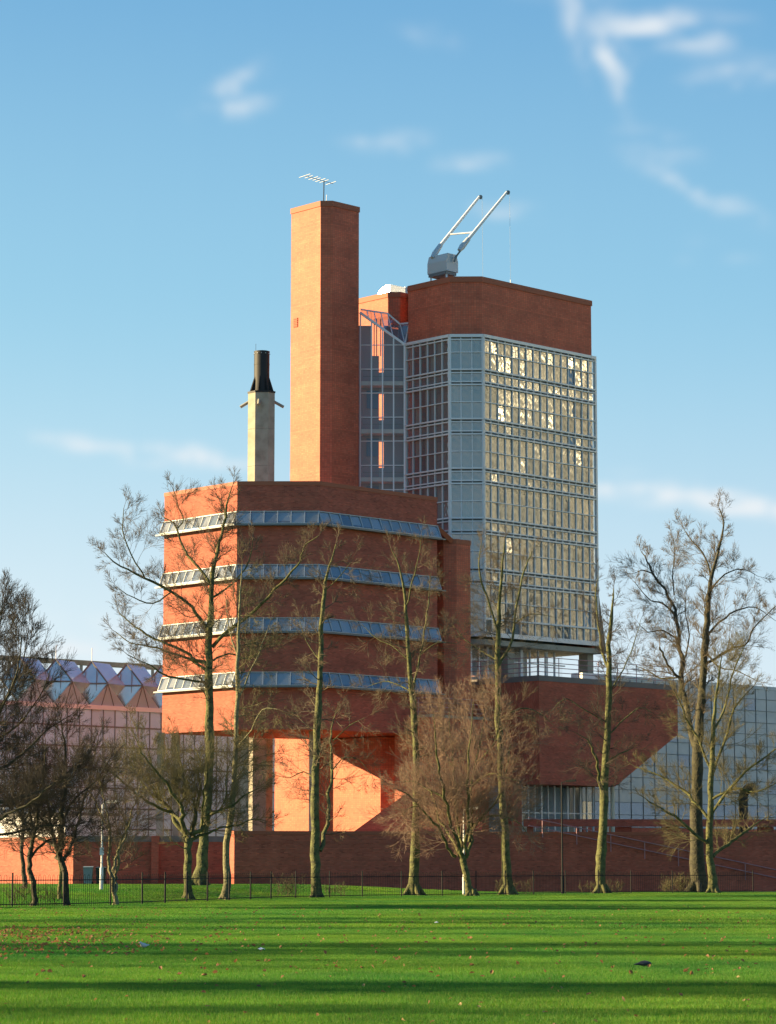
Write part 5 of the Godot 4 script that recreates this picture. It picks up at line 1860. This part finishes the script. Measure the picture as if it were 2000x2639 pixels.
func build_trees() -> void:
	var open := {"kink": 0.25, "up": 0.10, "kids": 8, "spread": 1.0, "gap": 0.30, "len": 1.45, "lvl": 2, "lift": 0.2}
	var sparse := {"kink": 0.21, "up": 0.05, "kids": 7, "spread": 1.0, "gap": 0.34, "len": 1.4, "lvl": 2, "start": 0.35, "lift": 0.1, "droop": 0.5}
	var brush := {"kink": 0.15, "up": 0.11, "kids": 7, "spread": 1.0, "gap": 0.19, "len": 1.75, "lvl": 2, "limb": 1.05, "start": 0.9, "lift": 0.25, "forward": 0.65, "droop": 0.45}
	var dense := {"kink": 0.2, "up": 0.09, "kids": 7, "spread": 0.95, "gap": 0.21, "len": 1.4, "lvl": 2, "limb": 1.05, "start": 0.8, "forward": 0.7, "lift": 0.15}
	var g := "bare winter trees along the park railings"
	var big := make_tree("broad_tree", "big", "tallest broad bare tree standing before the sunlit laboratory corner", open, mats.bark, mats.twig, g)
	var tall := make_tree("twin_trunk_tree", "tall", "tall bare tree with forked trunk and broken stub at the right", open, mats.bark_dark, mats.twig, g)
	make_tree("spreading_tree", "round", "mossy bare tree with fanned boughs just right of the lamp post", dense, mats.bark, mats.twig_green, g)
	make_tree("stemmed_tree", "twin", "slender tree of several stems close beside the pale lamp post", dense, mats.bark_pale, mats.twig, g)
	make_tree("leaning_tree", "lean", "dark tree bending left before the orange wall's right end", dense, mats.bark_dark, mats.twig_dark, g)
	make_tree("thin_tree", "thin_a", "thin straight mossy trunk hugging the leaning dark tree", sparse, mats.bark, mats.twig_dark, g)
	make_tree("crooked_tree", "crook", "small crooked tree against the orange wall's middle", dense, mats.bark_dark, mats.twig_dark, g)
	make_tree("thin_tree", "thin_b", "thin straight tree behind the crooked one near the orange wall", sparse, mats.bark_dark, mats.twig_dark, g)
	var over := {"kink": 0.2, "up": 0.12, "kids": 8, "spread": 0.85, "gap": 0.2, "len": 1.5, "lvl": 2, "start": 0.4, "forward": 0.9, "lift": 0.3}
	make_tree("overhanging_tree", "overhang", "big dark tree whose branches sweep in from the left edge", over, mats.bark_dark, mats.twig_dark, g)
	make_tree("pale_tree", "pale", "slender pale-barked tree with a wavy trunk before the wall's sunlit end", sparse, mats.bark_pale, mats.twig_green, g)
	var slim := make_tree("slender_tree", "slim", "slender two-stemmed bare tree in front of the sunlit theatre flank", sparse, mats.bark, mats.twig, g)
	make_tree("swollen_tree", "mid", "bare tree with a swollen lower trunk left of the round lime", sparse, mats.bark, mats.twig, g)
	make_tree("round_lime", "lime", "round dense twiggy lime with reddish shoots and a short leaning trunk", brush, mats.bark, mats.twig_red, g)
	var slim2 := make_tree("forked_tree", "fork", "tall forked bare tree just right of the round lime", sparse, mats.bark, mats.twig, g)
	make_tree("burred_tree", "burl", "mossy bare tree with a knobbly trunk before the lecture theatre wall", sparse, mats.bark, mats.twig_dark, g)
	make_tree("mossy_tree", "branchy", "smaller yellow-mossed tree with low spreading boughs at the right", dense, mats.bark, mats.twig_green, g)
	# trees beyond the left edge whose long shadows stripe the lawn
	var spots := [[-56.0, -27.0, 0.6, 1.0], [-66.0, -31.5, 2.2, 1.1], [-52.0, -37.0, 4.0, 1.0], [-68.0, -43.0, 1.2, 1.15], [-57.0, -48.0, 5.2, 1.0], [-70.0, -54.0, 0.2, 1.15], [-50.0, -61.0, 3.1, 0.9], [-66.0, -68.0, 2.6, 1.1], [-54.0, -76.0, 1.9, 1.0], [-66.0, -86.0, 5.6, 1.1], [-52.0, -97.0, 3.7, 0.95]]
	var srcs := [slim, slim2, tall, slim, slim2, big]
	for k in spots.size():
		var s: Array = spots[k]
		copy_tree(srcs[k % 6], "bare tree beyond the left edge throwing a long shadow over the lawn", Vector3(s[0], -0.02, s[1]), s[2], s[3])

func shrub(label: String, p: Vector3, w: float, h: float, n: int, m: Material) -> void:
	var t := thing("twiggy_shrub", label, "shrub", p, "low shrubs behind the railings")
	var mb := MB.new()
	var o := {"kink": 0.35, "up": 0.10, "kids": 3, "spread": 0.9}
	for k in n:
		var q := Vector3(rng.randf_range(-0.5, 0.5) * w, -0.02, rng.randf_range(-0.3, 0.3))
		sprout(mb, q, Vector3(rng.randfn() * 0.4, 1, rng.randfn() * 0.4).normalized(), h * rng.randf_range(0.6, 1.0), 0.012, 2, o)
	var mi := MeshInstance3D.new()
	mi.name = "stems"
	mi.mesh = mb.mesh(m)
	t.add_child(mi, true)

func build_shrubs() -> void:
	for s in [["low twiggy shrub behind the railings at the far left", -13.5, -101.0, 2.4, 0.7, 30], ["small twiggy shrub behind railings left of the two-stemmed tree", -4.9, -125.5, 1.3, 0.8, 22],
		["wispy shrub behind the railings right of the two-stemmed tree", -2.6, -129.5, 1.0, 0.6, 14], ["wispy shrub behind the railings under the forked tree", 6.6, -141.0, 2.0, 0.6, 24],
		["wispy shrub behind the railings beside the knobbly trunk", 12.0, -147.0, 2.5, 0.55, 26], ["clipped low shrub behind the railings left of the forked right-hand trunk", 16.4, -150.0, 1.6, 0.75, 46]]:
		var p := Vector3(s[1], ground_y(s[1], s[2]), s[2])
		shrub(s[0], p, s[3], s[4], s[5], mats.twig_green)

# ---------------------------------------------------------------- the scene
func _ready() -> void:
	rng.seed = 20240117
	var cam := Camera3D.new()
	cam.name = "camera"
	add_child(cam)
	cam.position = Vector3(0, 1.55, 0)
	cam.rotation_degrees = Vector3(7.682, 0, 0)
	cam.fov = 22.12
	cam.near = 0.5
	cam.far = 6000.0
	cam.current = true

	var env := Environment.new()
	env.background_mode = Environment.BG_SKY
	env.sky = make_sky(0.335)
	env.tonemap_mode = Environment.TONE_MAPPER_LINEAR
	env.tonemap_exposure = 3.0
	env.sdfgi_enabled = true
	env.ssao_enabled = true
	env.ssil_enabled = true
	var we := WorldEnvironment.new()
	we.name = "world_environment"
	we.environment = env
	add_child(we)

	var sun := DirectionalLight3D.new()
	sun.name = "sun"
	add_child(sun)
	# low winter sun from the left, a little behind the buildings' chamfered fronts
	var el := deg_to_rad(15.0)
	var az := deg_to_rad(2.5)
	var to_sun := Vector3(-cos(az) * cos(el), sin(el), -sin(az) * cos(el))
	sun.look_at_from_position(to_sun * 100.0, Vector3.ZERO, UP)
	sun.light_energy = 1.6
	sun.light_color = Color(1.0, 0.88, 0.66)
	sun.light_angular_distance = 0.5
	sun.shadow_enabled = true

	build_materials()
	more_materials()
	build_ground()
	build_office()
	build_shafts()
	build_labs()
	build_chimney()
	build_theatre()
	build_walls()
	build_workshops()
	build_mirrored_block()
	build_trees()
	build_fence()
	build_shrubs()
	build_roof_gear()
	build_details()
	build_grass()
	build_leaves()

func more_materials() -> void:
	mats.frame2 = paint(0.58, 0.61, 0.63, 0.45, 0.15)
	mats.gutter = paint(0.20, 0.18, 0.17, 0.7)
	mats.vent_red = paint(0.45, 0.07, 0.025, 0.7)
	mats.sheet = paint(0.75, 0.77, 0.8, 0.22, 0.9)
	mats.coping_brown = paint(0.34, 0.10, 0.055, 0.8)
	mats.path = triplanar(noise_image(128, 61, 0.05, [lin(0.16, 0.155, 0.15), lin(0.26, 0.255, 0.25)]), 2.0, 0.9)
	var mw := triplanar(noise_image(128, 33, 0.03, [lin(0.48, 0.58, 0.66), lin(0.58, 0.67, 0.74)]), 6.0, 0.5)
	mw.backlight_enabled = true
	mw.backlight = lin(0.28, 0.32, 0.40)
	mats.milky_warm = mw
	mats.milky_cool = triplanar(noise_image(128, 34, 0.03, [lin(0.37, 0.40, 0.405), lin(0.50, 0.525, 0.525)]), 6.0, 0.2)
	mats.milky_cool.metallic = 0.1
	mats.stair_wall = paint(0.27, 0.29, 0.33, 0.9)
	mats.blue_door = paint(0.10, 0.20, 0.33, 0.6)
	mats.cream_wall = paint(0.45, 0.46, 0.45, 0.9)
	mats.dark_glass = paint(0.035, 0.05, 0.06, 0.15)
	mats.bin_grey = paint(0.20, 0.25, 0.26, 0.5)
	mats.bin_green = paint(0.012, 0.03, 0.022, 0.5)
	mats.bird_grey = paint(0.11, 0.12, 0.14, 0.8)
	mats.bird_white = paint(0.6, 0.6, 0.6, 0.8)
	mats.bird_slate = paint(0.03, 0.035, 0.05, 0.7)
